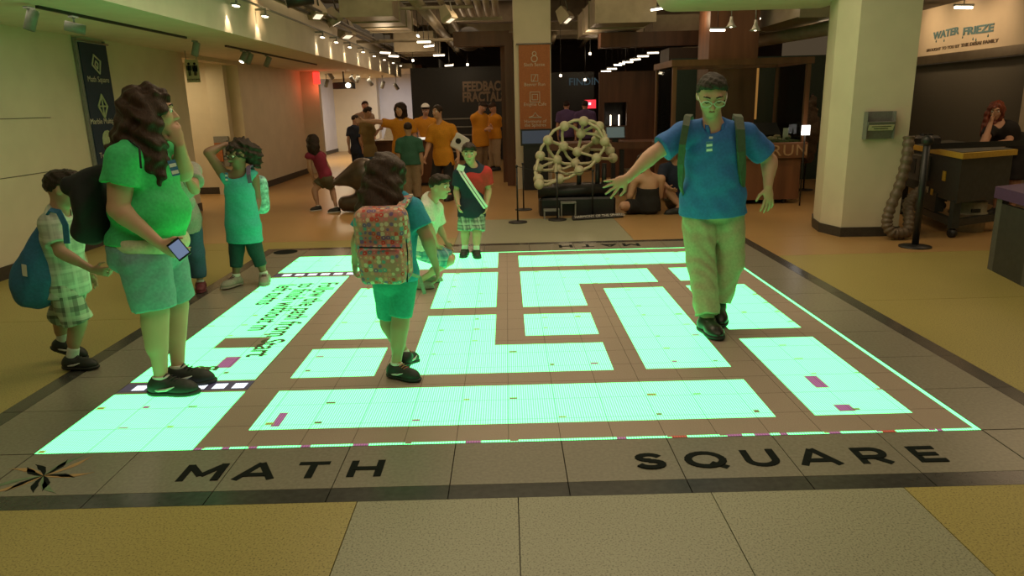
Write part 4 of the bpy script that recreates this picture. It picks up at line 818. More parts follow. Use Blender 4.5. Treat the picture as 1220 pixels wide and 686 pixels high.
for s in (-1, 1):
    fx = cx_+s*w_*.22; f_ = MB(); f_.sphere((fx, 5.986, cz_+.075), (.02, .004, .02), 10, 6)
    f_.prism([(fx-.02, 5.982), (fx+.02, 5.982), (fx+.02, 5.989), (fx-.02, 5.989)], cz_-.02, cz_+.05)
    if s > 0: f_.add([(fx-.02, 5.985, cz_+.03), (fx+.02, 5.985, cz_+.03), (fx+.04, 5.985, cz_-.04), (fx-.04, 5.985, cz_-.04)], [(0, 1, 2, 3)])
    for e in (-1, 1): f_.box(fx+e*.011-.007, fx+e*.011+.007, 5.983, 5.989, cz_-.1, cz_-.01); f_.box(fx+e*.032-.006, fx+e*.032+.006, 5.983, 5.989, cz_-.02, cz_+.05)
    f_.build('figure', 'inlay_black', rsn)
text_obj('lettering', 'RESTROOMS', .034, (cx_, 5.985, b[2]+.03), (1, 0, 0), (0, 0, 1), 'inlay_black', rsn, .002, 'CENTER'); MB().tube([(a[0]+.02, 6, a[2]), (a[0]+.02, 6, 2.49)], .006, 6).tube([(b[0]-.02, 6, a[2]), (b[0]-.02, 6, 2.49)], .006, 6).build('hanger', 'lamp_grey', rsn)
lr = thing('leaflet_rack', 'small metal leaflet rack with orange leaflets at the corridor wall', 'rack', (-5.62, 8.5, .5)); MB().box(-5.58, -5.30, 8.50, 8.54, .55, 1.12).build('back', 'lamp_grey', lr); MB().box(-5.56, -5.42, 8.46, 8.495, .65, 1.0).build('leaflet', 'banner_orange', lr); MB().box(-5.40, -5.32, 8.45, 8.5, .55, 1.05).build('pocket', 'lamp_grey', lr)
tag(MB().bbox_bevel(-5.05, -5.03, 5.3, 5.38, 1.1, 1.22, .008).build('switch_plate', 'sign_cream'), 'small plate on the cream wall before the corridor', 'switch')

# ================================================================ COUNTER AT THE BACK LEFT
ct = thing('counter', 'dark brown counter with a pale glowing worktop in front of the staff', 'counter', (-2.1, 9.6, 0)); C9 = lambda px, py: atY(px, py, 9.3)
x0, x1, zt = C9(443, 168)[0], C9(523, 166)[0], C9(480, 167)[2]
MB().box(x0, x1, 9.3, 9.36, .06, zt-.04).build('front', 'dark_wood', ct); MB().box(x0, x0+.06, 9.36, 10.3, .06, zt-.04).build('side', 'dark_wood', ct); MB().box(x1-.06, x1, 9.36, 10.3, .06, zt-.04).build('side', 'dark_wood', ct); MB().box(x0-.04, x1+.04, 9.26, 10.36, zt-.04, zt).build('worktop', 'dark_wood', ct); mat('table_white', (.72, .66, .56), .5)
MB().box(x0+.03, x1-.03, 9.33, 10.27, 0, .06).build('kick', 'black_paint', ct); MB().box(x0+.1, x0+.75, 9.32, 10.2, zt, zt+.012).build('light_pad', 'table_white', ct); MB().box(x1-.55, x1-.05, 9.32, 10.2, zt, zt+.012).build('light_pad', emis('pad_glow', (1, .9, .75), .8), ct)
tent = tag(MB().loft([[(x0+.2, 9.5, zt+.012), (x0+.52, 9.5, zt+.012), (x0+.52, 9.75, zt+.012), (x0+.2, 9.75, zt+.012)], [(x0+.28, 9.6, zt+.3), (x0+.42, 9.6, zt+.3), (x0+.42, 9.63, zt+.3), (x0+.28, 9.63, zt+.3)]]).build('tent_card', 'badge_white' if 'badge_white' in MATS else 'table_white'), 'white folded card standing on the counter', 'card')
mc = thing('counter_machine', 'black jointed machine standing on the counter', 'machine', (x0+.75, 9.75, zt+.012)); MB().bbox_bevel(x0+.62, x0+.88, 9.6, 9.85, zt+.012, zt+.22, .02).build('body', 'black_paint', mc); MB().tube([(x0+.75, 9.72, zt+.2), (x0+.7, 9.72, zt+.42), (x0+.45, 9.72, zt+.36)], .03, 8).build('arm', 'black_paint', mc, True)
# dark sculpted seat
mat('seat_brown', (.06, .038, .025), .35, var=.3, scale=8)
sd_ = SDF(); cs = atY(425, 222, 5.75)
sd_.seg(cs+V(-.22, 0, .02), cs+V(.12, 0, .20), .16, .24, k=.08); sd_.seg(cs+V(.12, 0, .15), cs+V(.25, .05, -.12), .22, .2, k=.08); sd_.seg(cs+V(-.18, 0, -.26), cs+V(.3, 0, -.24), .13, .17, k=.06); sd_.ell(cs+V(-.24, -.12, -.06), (.24, .3, .10), None, .03, op=-1); sd_.clip(V(cs[0], cs[1], 0), (0, 0, -1))
tag(sdf_obj('sculpted_seat', sd_, .02, 'seat_brown', None), 'glossy dark brown sculpted seat with a scooped open mouth', 'seat')
# ================================================================ BALL SCULPTURE WITH PLINTH AND BARRIER
mat('ball_cream', (.52, .46, .31), .45, var=.08, scale=14)
balls = [(672.5, 150.2, 5.5), (695.4, 144.5, 5.7), (714, 150.6, 5.5), (692, 159, 5), (652.8, 167, 5.7), (671.4, 174.2, 5.2), (720.5, 168.5, 5.8), (710, 166.6, 3.9), (687.8, 180.8, 4.6), (643.6, 185.6, 5.8), (663.7, 190.4, 5), (685.6, 194.3, 4.8), (641.2, 200.4, 5.6), (663.7, 200.9, 5),
         (710.7, 188.2, 5.8), (727, 180, 4.2), (730.4, 188.2, 4.5), (690, 203, 6.4), (667, 213, 6.0), (641.4, 213, 6.6), (642.3, 219.5, 7.0), (714, 159, 4.2), (697.6, 178, 3.6)]
bs = thing('ball_sculpture', 'cream lattice sculpture of balls joined by curved tubes on a black plinth', 'sculpture', (1.0, 4.95, .0))
bpos = [atY(x, y, 5.0-(r-5)*.24) for x, y, r in balls]; cen = np.mean(bpos, 0)
for p in bpos: MB().sphere(p, .072, 16, 10).build('ball', 'ball_cream', bs, True)
done = set()
for i, p in enumerate(bpos):
    for jn in sorted(range(len(bpos)), key=lambda k: np.linalg.norm(bpos[k]-p))[1:5]:
        if (min(i, jn), max(i, jn)) in done or np.linalg.norm(bpos[jn]-p) > .55: continue
        done.add((min(i, jn), max(i, jn))); b = bpos[jn]; m_ = (p+b)/2; m_ = m_+nrm(m_-cen)*.05*np.linalg.norm(p-b)/.3
        MB().tube([p, p*.7+m_*.3+nrm(m_-cen)*.012, m_, b*.7+m_*.3+nrm(m_-cen)*.012, b], .021, 8).build('strut', 'ball_cream', bs, True)
for x in (690, 712, 720): MB().tube([V(atY(x, 230, 5.0)[0], 5.02, .3), V(atY(x, 195, 5.0)[0], 5.02, .72)], .035, 10).build('support', 'black_paint', bs, True)
pb = [atY(x, 250, 4.85)[0] for x in (643, 733)]
MB().bbox_bevel(pb[0], pb[1], 4.80, 5.3, 0, .26, .03).build('plinth', 'black_paint', bs); MB().tube([V(pb[0]-.02, 4.9, .33), V(pb[1]-.1, 4.9, .36)], .085, 16).build('bolster', 'black_paint', bs, True); MB().bbox_bevel(pb[0]+.2, pb[1], 4.95, 5.35, .26, .42, .04).build('seat_block', 'black_paint', bs)
sp_b = tag(MB().obox(atY(712, 260, 4.46)+V(0, 0, .012), (.36, .075, 0), (-.006, .04, .02), (0, -.012, .02)).build('label_strip', 'black_paint'), 'black label strip with white lettering at the foot of the sculpture', 'sign')
c = atY(712, 259, 4.46); mat('letter_white', (.6, .58, .52), .6); text_obj('lettering', 'HARMONY OF THE SPHERES', .058, c+V(-.33, -.115, .015), (.36, .075, 0), (-.006, .03, .03), 'letter_white', sp_b, .002)
for k, (px, py) in enumerate([(677, 241), (657, 250)]):
    yk_ = (4.72, 4.56)[k]; c = atY(px, py, yk_); st_ = thing('step_stool', ['flat grey step before the black plinth', 'lower grey step beside the black plinth'][k], 'step', V(c[0], yk_, 0)); MB().box(c[0]-.11, c[0]+.11, yk_-.06, yk_+.06, c[2]-.012, c[2]+.012).build('tread', 'lamp_grey', st_)
    for e in (-1, 1): MB().box(c[0]+e*.1-.008, c[0]+e*.1+.008, yk_-.05, yk_+.05, 0, c[2]-.012).build('leg', 'lamp_grey', st_)
def stanchion(px, py, topy, label, group=None, r=.012, br=.13):
    g_ = atZ(px, py); zt = atY(px, topy, g_[1])[2]; t = thing('stanchion', label, 'barrier', g_, group)
    MB().lathe([(0, 0), (br, 0), (br, .012), (br*.4, .02), (r, .03), (0, .03)], g_, 24).build('base', 'black_paint', t, True); MB().tube([g_+V(0, 0, .02), V(g_[0], g_[1], zt)], r, 10).build('post', 'black_paint', t, True); MB().sphere(V(g_[0], g_[1], zt), r*1.7, 10, 6).build('knob', 'black_paint', t, True); return t, V(g_[0], g_[1], zt)
tops = []
for a in [(617, 265, 198), (624, 250, 195), (664, 262, 206), (706, 258, 203)]: tops.append(stanchion(*a, 'slim black barrier post standing around the ball sculpture', 'barrier posts around the ball sculpture')[1])
tag(MB().tube([tops[0], (tops[0]+tops[2])/2-V(0, 0, .02), tops[2], (tops[2]+tops[3])/2-V(0, 0, .02), tops[3]], .004, 5).build('barrier_rope', 'black_paint'), 'thin black rope strung between the slim barrier posts', 'rope')

# ================================================================ SHOWCASE WITH CARVED LETTERING
sw_ = thing('wooden_showcase', 'wooden display case on a brown base with carved lettering on its lip', 'showcase', (3.5, 5.9, 0)); X0, X1, Yf, Yb = 2.46, 4.55, 5.4, 6.7
MB().bbox_bevel(X0+.05, X1-.06, Yf+.06, Yb, .07, .70, .01).build('base_cabinet', 'brown_wood', sw_); lip = MB().bbox_bevel(X0, X1, Yf, Yb+.03, .70, .93, .015).build('lip', 'brown_wood', sw_); mat('carved_tan', (.36, .22, .11), .6)
for s_, x_ in (('BEAVER', 2.6), ('RUN', 4.0)): text_obj('carved_lettering', s_, .235, (x_, Yf-.006, .735), (1, 0, 0), (0, 0, 1), 'carved_tan', lip, .012, spacing=1.12, sx=1.07)
for (x, y) in ((X0+.03, Yf+.03), (X1-.09, Yf+.03), (X0+.03, Yb-.06), (X1-.09, Yb-.06)): MB().box(x, x+.06, y, y+.06, .93, 2.06).build('corner_post', 'brown_wood', sw_)
for b in ((X0, X1, Yf, Yf+.09), (X0, X1, Yb-.09, Yb), (X0, X0+.09, Yf+.09, Yb-.09), (X1-.09, X1, Yf+.09, Yb-.09)): MB().box(*b, 2.06, 2.15).build('top_rail', 'brown_wood', sw_)
glass('case_glass', (.85, .9, .88), .10)
MB().box(X0+.09, X1-.09, Yf+.05, Yf+.056, .93, 2.06).build('glass_pane', 'case_glass', sw_); MB().box(X0+.05, X0+.056, Yf+.09, Yb-.06, .93, 2.06).build('glass_pane', 'case_glass', sw_); MB().box(X1-.056, X1-.05, Yf+.09, Yb-.06, .93, 2.06).build('glass_pane', 'case_glass', sw_)
for x in (X0+.2, X1-.25): MB().lathe([(0, -.03), (.035, -.03), (.035, .03), (0, .03)], (x, Yf+.15, .036), 14, axis=(1, 0, 0)).build('caster', 'black_paint', sw_, True)
mat('moss', (.10, .12, .045), .95, var=.5, scale=30, bump=.5); mat('stone_tan', (.40, .32, .2), .9, var=.35, scale=20)
MB().box(X0+.09, X1-.09, Yf+.09, Yb-.09, .93, .955).build('terrain', 'moss', sw_)
rg = random.Random(3); pebs = []
for k in range(46):
    while True:
        x, y, r = rg.uniform(X0+.15, X1-.15), rg.uniform(Yf+.14, Yf+.6), rg.uniform(.02, .05)
        if all((x-a)**2+(y-b)**2 > (1.4*(r+c_))**2 for a, b, c_ in pebs): pebs.append((x, y, r)); break
    tag(MB().sphere((x, y, .957+r*.7), (r*1.3, r, r*.7), 8, 5).build('pebble', 'stone_tan' if k % 3 else 'moss'), 'tan pebble lying on the moss inside the showcase' if k % 3 else 'mossy green pebble lying inside the showcase', 'stone', 'pebbles in the showcase')
c = atY(936, 161, 5.7); tag(MB().box(c[0]-.04, c[0]+.04, 5.7, 5.71, .95, 1.13).build('info_card', 'sign_cream'), 'upright cream card standing among the pebbles in the showcase', 'card')
ls = thing('slanted_display', 'dark slanted display board inside the showcase', 'display', (4.1, 6.0, .955)); MB().obox((4.1, 6.1, 1.1), (.25, 0, 0), (0, .12, .09), (0, -.01, .012)).build('board', 'black_paint', ls); MB().box(4.0, 4.2, 6.1, 6.14, .955, 1.08).build('prop', 'black_paint', ls)
# behind the showcase
b8 = lambda px, py: atY(px, py, 8.70)
mbn = thing('hanging_banner', 'narrow maroon banner with pale figures on the green wall', 'banner', b8(945, 145)); a, b = b8(937, 79), b8(953, 140); MB().box(a[0], b[0], 8.71, 8.725, b[2], a[2]).build('cloth', 'banner_maroon', mbn)
for k in range(4): zc = a[2]-(a[2]-b[2])*(k+.5)/4; on_wall(MB(), V((a[0]+b[0])/2, 8.703, zc), (1, 0, 0), [([(-.05, -.08), (-.02, .05), (.04, .08), (.02, -.04), (.05, -.09)], .009)] if k % 2 else [([(-.04, -.06), (-.04, .06), (.04, .06), (.04, -.06), (-.04, -.06)], .009)], 'banner_print', mbn)
a, b = b8(956, 87), b8(962, 97); tag(MB().box(a[0], b[0], 8.73, 8.75, b[2], a[2]).build('paper_notice', 'sign_cream'), 'small pale notice on the green wall beside the maroon banner', 'sign')
b7 = lambda px, py: atY(px, py, 7.8)
emis('warm_panel', (1, .42, .10), .30, (.4, .2, .08)); a, b = b7(893, 80), b7(901, 142); tag(MB().box(a[0], b[0], 7.8, 7.88, b[2], a[2]).build('light_box', 'warm_panel'), 'narrow glowing orange panel behind the showcase glass', 'panel')
a, b = b7(879, 119), b7(888, 145); tag(MB().box(a[0], b[0], 7.8, 7.84, 0, a[2]).build('pale_board', 'sign_cream'), 'pale upright board next to the glowing orange panel', 'board')
ct_ = SDF(); c = atY(966, 150, 6.95); ct_.seg(c+V(0, 0, .45), c+V(-.05, 0, -.1), .05, .22, k=.05); ct_.seg(c+V(-.05, 0, -.1), c+V(-.05, 0, -.5), .22, .14, k=.05); ct_.noise = folds(.02, 40); mat('coat_brown', (.10, .065, .04), .9, var=.4, scale=60, bump=.3)
tag(sdf_obj('hanging_coat', ct_, .02, 'coat_brown', None), 'brown knitted coat hanging beside the showcase and pillar', 'coat')
cst = thing('coat_stand', 'thin black stand carrying the brown knitted coat', 'stand', V(c[0], c[1]+.05, 0)); MB().lathe([(0, 0), (.16, 0), (.16, .015), (.02, .03), (0, .03)], (c[0], c[1]+.1, 0), 16).build('base', 'black_paint', cst); MB().tube([(c[0], c[1]+.1, .02), (c[0], c[1]+.1, c[2]+.5), (c[0], c[1], c[2]+.52)], .015, 8).build('pole', 'black_paint', cst, True)
lp = thing('lit_tablet', 'small bright white screen on a thin stand beside the pillar', 'screen', V(atY(960, 155, 5.2)[0], 5.2, 0)); c = atY(960, 155, 5.2); MB().obox(c, (.06, 0, 0), (0, .008, 0), (0, 0, .07)).build('display', emis('tablet_glow', (1, .92, .85), 3.0), lp); MB().tube([V(c[0], 5.22, 0), V(c[0], 5.22, c[2])], .012, 8).build('stand', 'black_paint', lp, True)

# ================================================================ RIGHT SIDE: HOLDER ON THE PILLAR, FRIEZE WALL, MACHINE TABLE
hb = thing('leaflet_holder', 'grey sloping leaflet holder mounted on the pale pillar', 'holder', atY(1044, 165, 2.66)); a, b = atY(1031, 133, 2.66), atY(1060, 165, 2.66); mat('holder_grey', (.16, .16, .145), .5)
x0, x1, z0, z1 = a[0], b[0], b[2], a[2]; zm = z0+(z1-z0)*.62
MB().loft([[(x0, 2.67, z0), (x1, 2.67, z0), (x1, 2.64, z0), (x0, 2.64, z0)], [(x0, 2.67, zm), (x1, 2.67, zm), (x1, 2.56, zm), (x0, 2.56, zm)], [(x0+.005, 2.67, zm+.005), (x1-.005, 2.67, zm+.005), (x1-.005, 2.62, zm+.005), (x0+.005, 2.62, zm+.005)]]).build('pocket', 'holder_grey', hb); MB().box(x0, x1, 2.655, 2.67, zm, z1).build('back_plate', 'holder_grey', hb)
MB().box(x0-.006, x0, 2.58, 2.67, z0, z1).box(x1, x1+.006, 2.58, 2.67, z0, z1).build('cheek', 'holder_grey', hb)
MB().obox(((x0+x1)/2, 2.578, z0+(z1-z0)*.42), ((x1-x0)*.46, 0, 0), (0, -.0155, .03), (0, -.002, -.001)).build('label', 'badge_white' if 'badge_white' in MATS else 'sign_cream', hb)
for k, (fz, wz) in enumerate(((.46, .36), (.385, .26))): MB().obox(((x0+x1)/2, 2.5745-.0045*(fz-.42)/.04, z0+(z1-z0)*fz), ((x1-x0)*wz, 0, 0), (0, -.0018, .0035), (0, -.001, -.0005)).build('print_line', 'inlay_black', hb)
FD = nrm(V(.059, .998, 0)); FP = V(7.02, 5.9, 0); FN = V(FD[1], -FD[0], 0)     # frieze wall runs nearly straight away from the camera
def atF(px, py):
    d = ray(px, py); return CAM+d*(np.dot(FP-CAM, FN)/np.dot(d, FN))
def fbox(s0, s1, z0, z1, t0=0, t1=.12): return MB().obox(FP+FD*(s0+s1)/2+FN*(t0+t1)/2+V(0, 0, (z0+z1)/2), FD*(s1-s0)/2, FN*(t1-t0)/2, V(0, 0, (z1-z0)/2))
mat('frieze_cream', (.55, .45, .32), .7, var=.04, scale=3); mat('mesh_dark', (.10, .09, .07), .5, var=.25, scale=200); mat('steel_warm', (.32, .26, .18), .3, metal=.8, var=.15, scale=4)
fw_ = struct(fbox(-1.65, 2.6, 2.2, 2.95).build('wall_frieze', 'frieze_cream')); struct(fbox(-5.0, -1.65, 0, 3.3).build('wall_frieze_side', 'frieze_cream')); struct(fbox(-1.6, 2.6, .0, 2.06, .1, .2).build('wall_mesh_screen', 'mesh_dark')); struct(fbox(-1.72, -1.60, 0, 2.2, -.02, .14).build('trim_3', 'frieze_cream'))
struct(fbox(-5, 2.7, 2.95, 3.0, -1.5, .2).build('ceiling_frieze', 'ceiling_dark')); struct(fbox(2.6, 2.7, 0, 2.95, -.6, .2).build('wall_frieze_end', 'frieze_cream'))
tr_ = tag(fbox(-1.59, 2.6, 2.065, 2.195, -.03, .09).build('steel_trough', 'steel_warm'), 'shiny steel trough under the lettered fascia', 'trough')
mat('letter_blue', (.09, .18, .20), .6); mat('letter_brown', (.10, .065, .04), .6)
def frieze_text(s, p0, p1, size, m, sp=1.0, bold=0):
    a, b = atF(*p0), atF(*p1); xd = nrm(V(b[0]-a[0], b[1]-a[1], 0)); o = text_obj('fascia_text', s, size, a-FN*.006, xd, (0, 0, 1), m, fw_, .006, spacing=sp, bold=bold)
    w = max((np.array(v.co)+root_loc(o)-a)@xd for v in o.data.vertices); want = np.linalg.norm((b-a)[:2])
    for v in o.data.vertices:
        p = np.array(v.co)+root_loc(o)-a; k = (p@xd)/w; p = p+xd*(p@xd)*(want/w-1)+V(0, 0, (b-a)[2]*k); v.co = p+a-root_loc(o)
frieze_text('WATER', (1112, 47), (1143, 40), .15, 'letter_blue', bold=.006); frieze_text('FRIEZE', (1147, 42), (1184, 37), .15, 'letter_blue', bold=.006)
frieze_text('BROUGHT TO YOU BY', (1104, 62), (1143, 56.5), .068, 'letter_brown'); frieze_text('THE DESAI FAMILY', (1145, 56), (1190, 50), .068, 'letter_brown', bold=.002)
for (px, py) in [(1116, 47), (1125.5, 46), (1147.5, 42), (1160, 44), (1163.5, 45), (1178, 40)]:
    c = atF(px, py); MB().lathe([(0, -.03), (.010, -.018), (.006, 0), (0, .02)], c-FN*.006+V(0, 0, -.02), 8).build('drip', 'letter_blue', fw_)
tube_lamp(1148, 9, 3.9, 1, .25, 'glowing tube lamp hanging before the lettered fascia', .6); [spot_light('fascia_light', V(*(atF(px, 40)-FN*.8)[:2], 2.9), atF(px, 36), 42, 100, 1.0, (1, .70, .40), .15) for px in (1112, 1150, 1190)]
# machine table with yellow edged top
Zt_ = .95; tA, tB, tD = atZ(1148, 183, Zt_), atZ(1213, 178, Zt_), atZ(1076, 170.5, Zt_); tC = tB+tD-tA
mat('machine_dark', (.028, .032, .028), .5, var=.2, scale=20); mat('machine_grey', (.075, .08, .07), .5, var=.15); mat('yellow_edge', (.50, .31, .03), .5, var=.1); mat('hose_brown', (.12, .085, .055), .5, var=.2, scale=40); mat('canister', (.42, .38, .28), .5)
mt = thing('machine_table', 'black machine table with yellow edged top beside the pale pillar', 'machine', (tA+tC)/2*V(1, 1, 0)); cm = (tA+tC)/2
def ins(p, k): return cm+(p-cm)*k
def tprism(k, z0, z1, pts=(0, 1, 2, 3)): P4 = [tA, tB, tC, tD]; return MB().prism([tuple(ins(P4[i], k)[:2]) for i in pts], z0, z1)
tprism(1.0, .89, .95).build('top_edge', 'yellow_edge', mt); tprism(.93, .95, .958).build('worktop', 'machine_grey', mt); tprism(.94, .40, .89).build('housing', 'machine_dark', mt)
ex_, ey_ = nrm(tB-tA), nrm(tD-tA)
for p in (tA, tB, tC, tD):
    c = ins(p, .88); MB().box(c[0]-.04, c[0]+.04, c[1]-.04, c[1]+.04, .11, .42).build('leg', 'machine_dark', mt); MB().lathe([(0, -.025), (.05, -.025), (.05, .025), (0, .025)], (c[0], c[1], .052), 14, axis=(1, .2, 0)).build('caster', 'black_paint', mt, True)
MB().obox(ins(tA, .88)*.5+ins(tB, .88)*.5+V(0, 0, .17-Zt_), ex_*np.linalg.norm(tB-tA)*.42, np.cross(ex_, (0, 0, 1))*.03, V(0, 0, .04)).build('rail', 'machine_dark', mt); MB().obox(ins(tA, .88)*.5+ins(tD, .88)*.5+V(0, 0, .17-Zt_), ey_*np.linalg.norm(tD-tA)*.42, np.cross(ey_, (0, 0, 1))*.03, V(0, 0, .04)).build('rail', 'machine_dark', mt)
sidn = nrm(np.cross(V(0, 0, 1), tD-tA)); sidn = sidn if sidn[0] < 0 else -sidn; fn_ = nrm(np.cross(V(0, 0, 1), tB-tA)); fn_ = fn_ if fn_[1] < 0 else -fn_
sl = lambda t, z, o=0.0: V(*(tA+(tD-tA)*t)[:2], z)+sidn*o; ft = lambda t, z, o=0.0: V(*(tA+(tB-tA)*t)[:2], z)+fn_*o
MB().obox(sl(.62, .70, .03), ey_*.24, V(0, 0, .15), sidn*.06).build('control_box', 'machine_grey', mt); MB().obox(sl(.62, .72, .093), ey_*.10, V(0, 0, .09), sidn*.004).build('control_door', 'machine_dark', mt)
MB().obox(sl(.25, .66, -.015), ey_*.045, V(0, 0, .055), sidn*.004).build('warning_label', 'yellow_edge', mt); MB().obox(sl(.40, .44, -.01), ey_*.035, V(0, 0, .035), sidn*.004).build('warning_label', 'yellow_edge', mt); MB().obox(sl(.48, .45, -.01), ey_*.035, V(0, 0, .035), sidn*.004).build('white_label', 'sign_cream', mt)
MB().obox(sl(.5, .33, -.06), ey_*.35, V(0, 0, .11), sidn*.05).build('motor_box', 'machine_dark', mt); MB().lathe([(0, -.14), (.09, -.14), (.1, -.1), (.1, .1), (.09, .14), (0, .14)], sl(.7, .22, -.1), 18, axis=ey_).build('motor', 'machine_grey', mt, True)
cc = ins(tA, .6)*.5+ins(tB, .6)*.5; cn_ = thing('dust_canister', 'pale metal canister standing under the machine table', 'canister', V(cc[0], cc[1], 0)); MB().lathe([(0, 0), (.19, 0), (.19, .2), (.205, .205), (.205, .225), (.19, .23), (.19, .34), (.16, .36), (0, .36)], (cc[0], cc[1], 0), 24).build('drum', 'canister', cn_, True); MB().obox((cc[0]-.03, cc[1]-.19, .26), (.05, 0, 0), (0, .01, 0), (0, 0, .02)).build('latch', 'machine_dark', cn_)
# ribbed hose
hp0 = [atY(1083, 163, 2.57), atY(1080, 190, 2.52), atY(1072, 220, 2.5), atY(1060, 250, 2.48), atY(1057, 268, 2.45), atY(1066, 279, 2.42), atY(1080, 277, 2.45), atY(1083, 262, 2.5), atY(1082, 245, 2.6), atY(1090, 232, 2.65), atY(1100, 226, 2.7)]
pts = []
for i in range(len(hp0)-1):
    for t in np.linspace(0, 1, 13)[:-1]:
        p0, p1, p2, p3 = hp0[max(i-1, 0)], hp0[i], hp0[i+1], hp0[min(i+2, len(hp0)-1)]; pts.append(.5*((2*p1)+(-p0+p2)*t+(2*p0-5*p1+4*p2-p3)*t*t+(-p0+3*p1-3*p2+p3)*t**3))
pts = [V(p[0], p[1], max(p[2], .075)) for p in pts]
tag(MB().tube(pts, [.063 if i % 4 < 2 else .052 for i in range(len(pts))], 14).build('ribbed_hose', 'hose_brown', None, True), 'thick brown ribbed hose looping down beside the pale pillar', 'hose')
st2, tp = stanchion(1090, 294, 168, 'stout black barrier post with round base before the machine table', None, .035, .16)
strap(None, [tp+V(.02, 0, -.05), tp+V(.5, .05, -.06), tp+V(1.1, .15, -.06)], .03, V(0, -1, 0), 'black_paint', .002, 'barrier_belt') if False else tag(MB().obox(tp+V(.6, .1, -.06), (.57, .095, 0), (0, 0, .03), (.0003, -.002, 0)).build('barrier_belt', 'black_paint'), 'black barrier belt stretched from the stout post along the machine', 'belt')
tpd = thing('tool_box', 'black boxy scanner standing on the machine table', 'box', V(*ins(tD, .7)[:2], .958)); cb_ = atZ(1105, 166, .96); cb_ = ins(tD, .62); MB().bbox_bevel(cb_[0]-.15, cb_[0]+.2, cb_[1]-.1, cb_[1]+.12, .959, 1.06, .03).build('body', 'black_paint', tpd); MB().box(cb_[0]-.02, cb_[0]+.1, cb_[1]-.05, cb_[1]+.05, 1.06, 1.085).build('handle', 'black_paint', tpd)
# purple topped table
pt_ = thing('purple_table', 'dark green framed table with a purple top beside the machine table', 'table', (5.05, .75, 0)); mat('purple_top', (.075, .035, .11), .5); pA = atZ(1186, 222, .76); 
pX, pYd = ex_, ey_
def pq(u, v): return tuple((pA+pX*u+pYd*v)[:2])
MB().prism([pq(0, -.8), pq(1.3, -.8), pq(1.3, 0), pq(0, 0)], .66, .76).build('top', 'purple_top', pt_)
for (u, v) in ((.03, -.77), (1.17, -.77), (.03, -.13), (1.17, -.13)): MB().prism([pq(u, v), pq(u+.1, v), pq(u+.1, v+.1), pq(u, v+.1)], .0, .66).build('leg', 'machine_grey', pt_)
MB().prism([pq(.13, -.74), pq(1.17, -.74), pq(1.17, -.71), pq(.13, -.71)], .12, .62).build('panel', 'machine_dark', pt_); MB().prism([pq(.03, -.67), pq(.07, -.67), pq(.07, -.13), pq(.03, -.13)], .0, .62).build('side_panel', 'machine_dark', pt_); MB().prism([pq(.13, -.76), pq(1.17, -.76), pq(1.17, -.68), pq(.13, -.68)], .0, .12).build('rail', 'machine_grey', pt_); MB().prism([pq(.25, -.75), pq(.31, -.75), pq(.31, -.741), pq(.25, -.741)], .22, .28).build('warning_label', 'yellow_edge', pt_)
# ---------------------------------------------------------------- cloth materials
def cloth(name, c, var=.12, rough=.85, scale=60): return mat(name, c, rough, var=var, scale=scale, bump=.12)
for n_, c_ in dict(polo_blue=(.028, .13, .40), khaki=(.40, .30, .19), tee_green=(.05, .52, .17), under_cream=(.55, .55, .38), denim_light=(.17, .34, .34), bag_blue=(.03, .13, .26), bag_black=(.010, .011, .011),
                   tank_teal=(.05, .40, .37), legging_dark=(.012, .045, .05), tee_cyan=(.03, .30, .44), short_teal=(.03, .32, .28), tee_white=(.66, .66, .58), tee_maroon=(.24, .018, .05), short_olive=(.10, .085, .045),
                   polo_amber=(.58, .24, .012), pant_black=(.014, .013, .014), tee_darkgreen=(.025, .10, .065), tee_navy=(.010, .018, .040), tee_olive=(.17, .12, .04), denim=(.04, .09, .17), khaki_dark=(.24, .17, .10), dress_black=(.013, .011, .011),
                   tee_grey=(.30, .30, .26), purple_cloth=(.10, .06, .17), tee_beige=(.3, .2, .14)).items(): cloth(n_, c_)
cloth('shoe_black', (.016, .018, .017), rough=.6); cloth('shoe_grey', (.28, .27, .22), rough=.6); cloth('shoe_maroon', (.13, .02, .03), rough=.6); mat('shoe_leather', (.018, .014, .011), .35); mat('rubber_orange', (.6, .16, .08), .6)
def plaid(name, base, dark, light, fr=34):
    m, N, L, B = new_mat(name); B.inputs['Roughness'].default_value = .85
    tc = N.new('ShaderNodeTexCoord'); cur = None
    rgb = N.new('ShaderNodeRGB'); rgb.outputs[0].default_value = (*base, 1); cur = rgb.outputs[0]
    for (vec, f_, colr, lo_) in (((1, .7, 0), fr, dark, .25), ((0, 0, 1), fr, dark, .25), ((1, .7, 0), fr*.5, light, .8), ((0, 0, 1), fr*.5, light, .8)):
        d = N.new('ShaderNodeVectorMath'); d.operation = 'DOT_PRODUCT'; d.inputs[1].default_value = vec; L.new(tc.outputs['Object'], d.inputs[0])
        mu = N.new('ShaderNodeMath'); mu.operation = 'MULTIPLY'; mu.inputs[1].default_value = f_*2; L.new(d.outputs['Value'], mu.inputs[0])
        si = N.new('ShaderNodeMath'); si.operation = 'SINE'; L.new(mu.outputs[0], si.inputs[0])
        gt = N.new('ShaderNodeMath'); gt.operation = 'GREATER_THAN'; gt.inputs[1].default_value = lo_; L.new(si.outputs[0], gt.inputs[0])
        ml = N.new('ShaderNodeMath'); ml.operation = 'MULTIPLY'; ml.inputs[1].default_value = .55; L.new(gt.outputs[0], ml.inputs[0])
        mx = N.new('ShaderNodeMix'); mx.data_type = 'RGBA'; L.new(ml.outputs[0], mx.inputs[0]); L.new(cur, mx.inputs[6]); mx.inputs[7].default_value = (*colr, 1); cur = mx.outputs[2]
    L.new(cur, B.inputs['Base Color'])
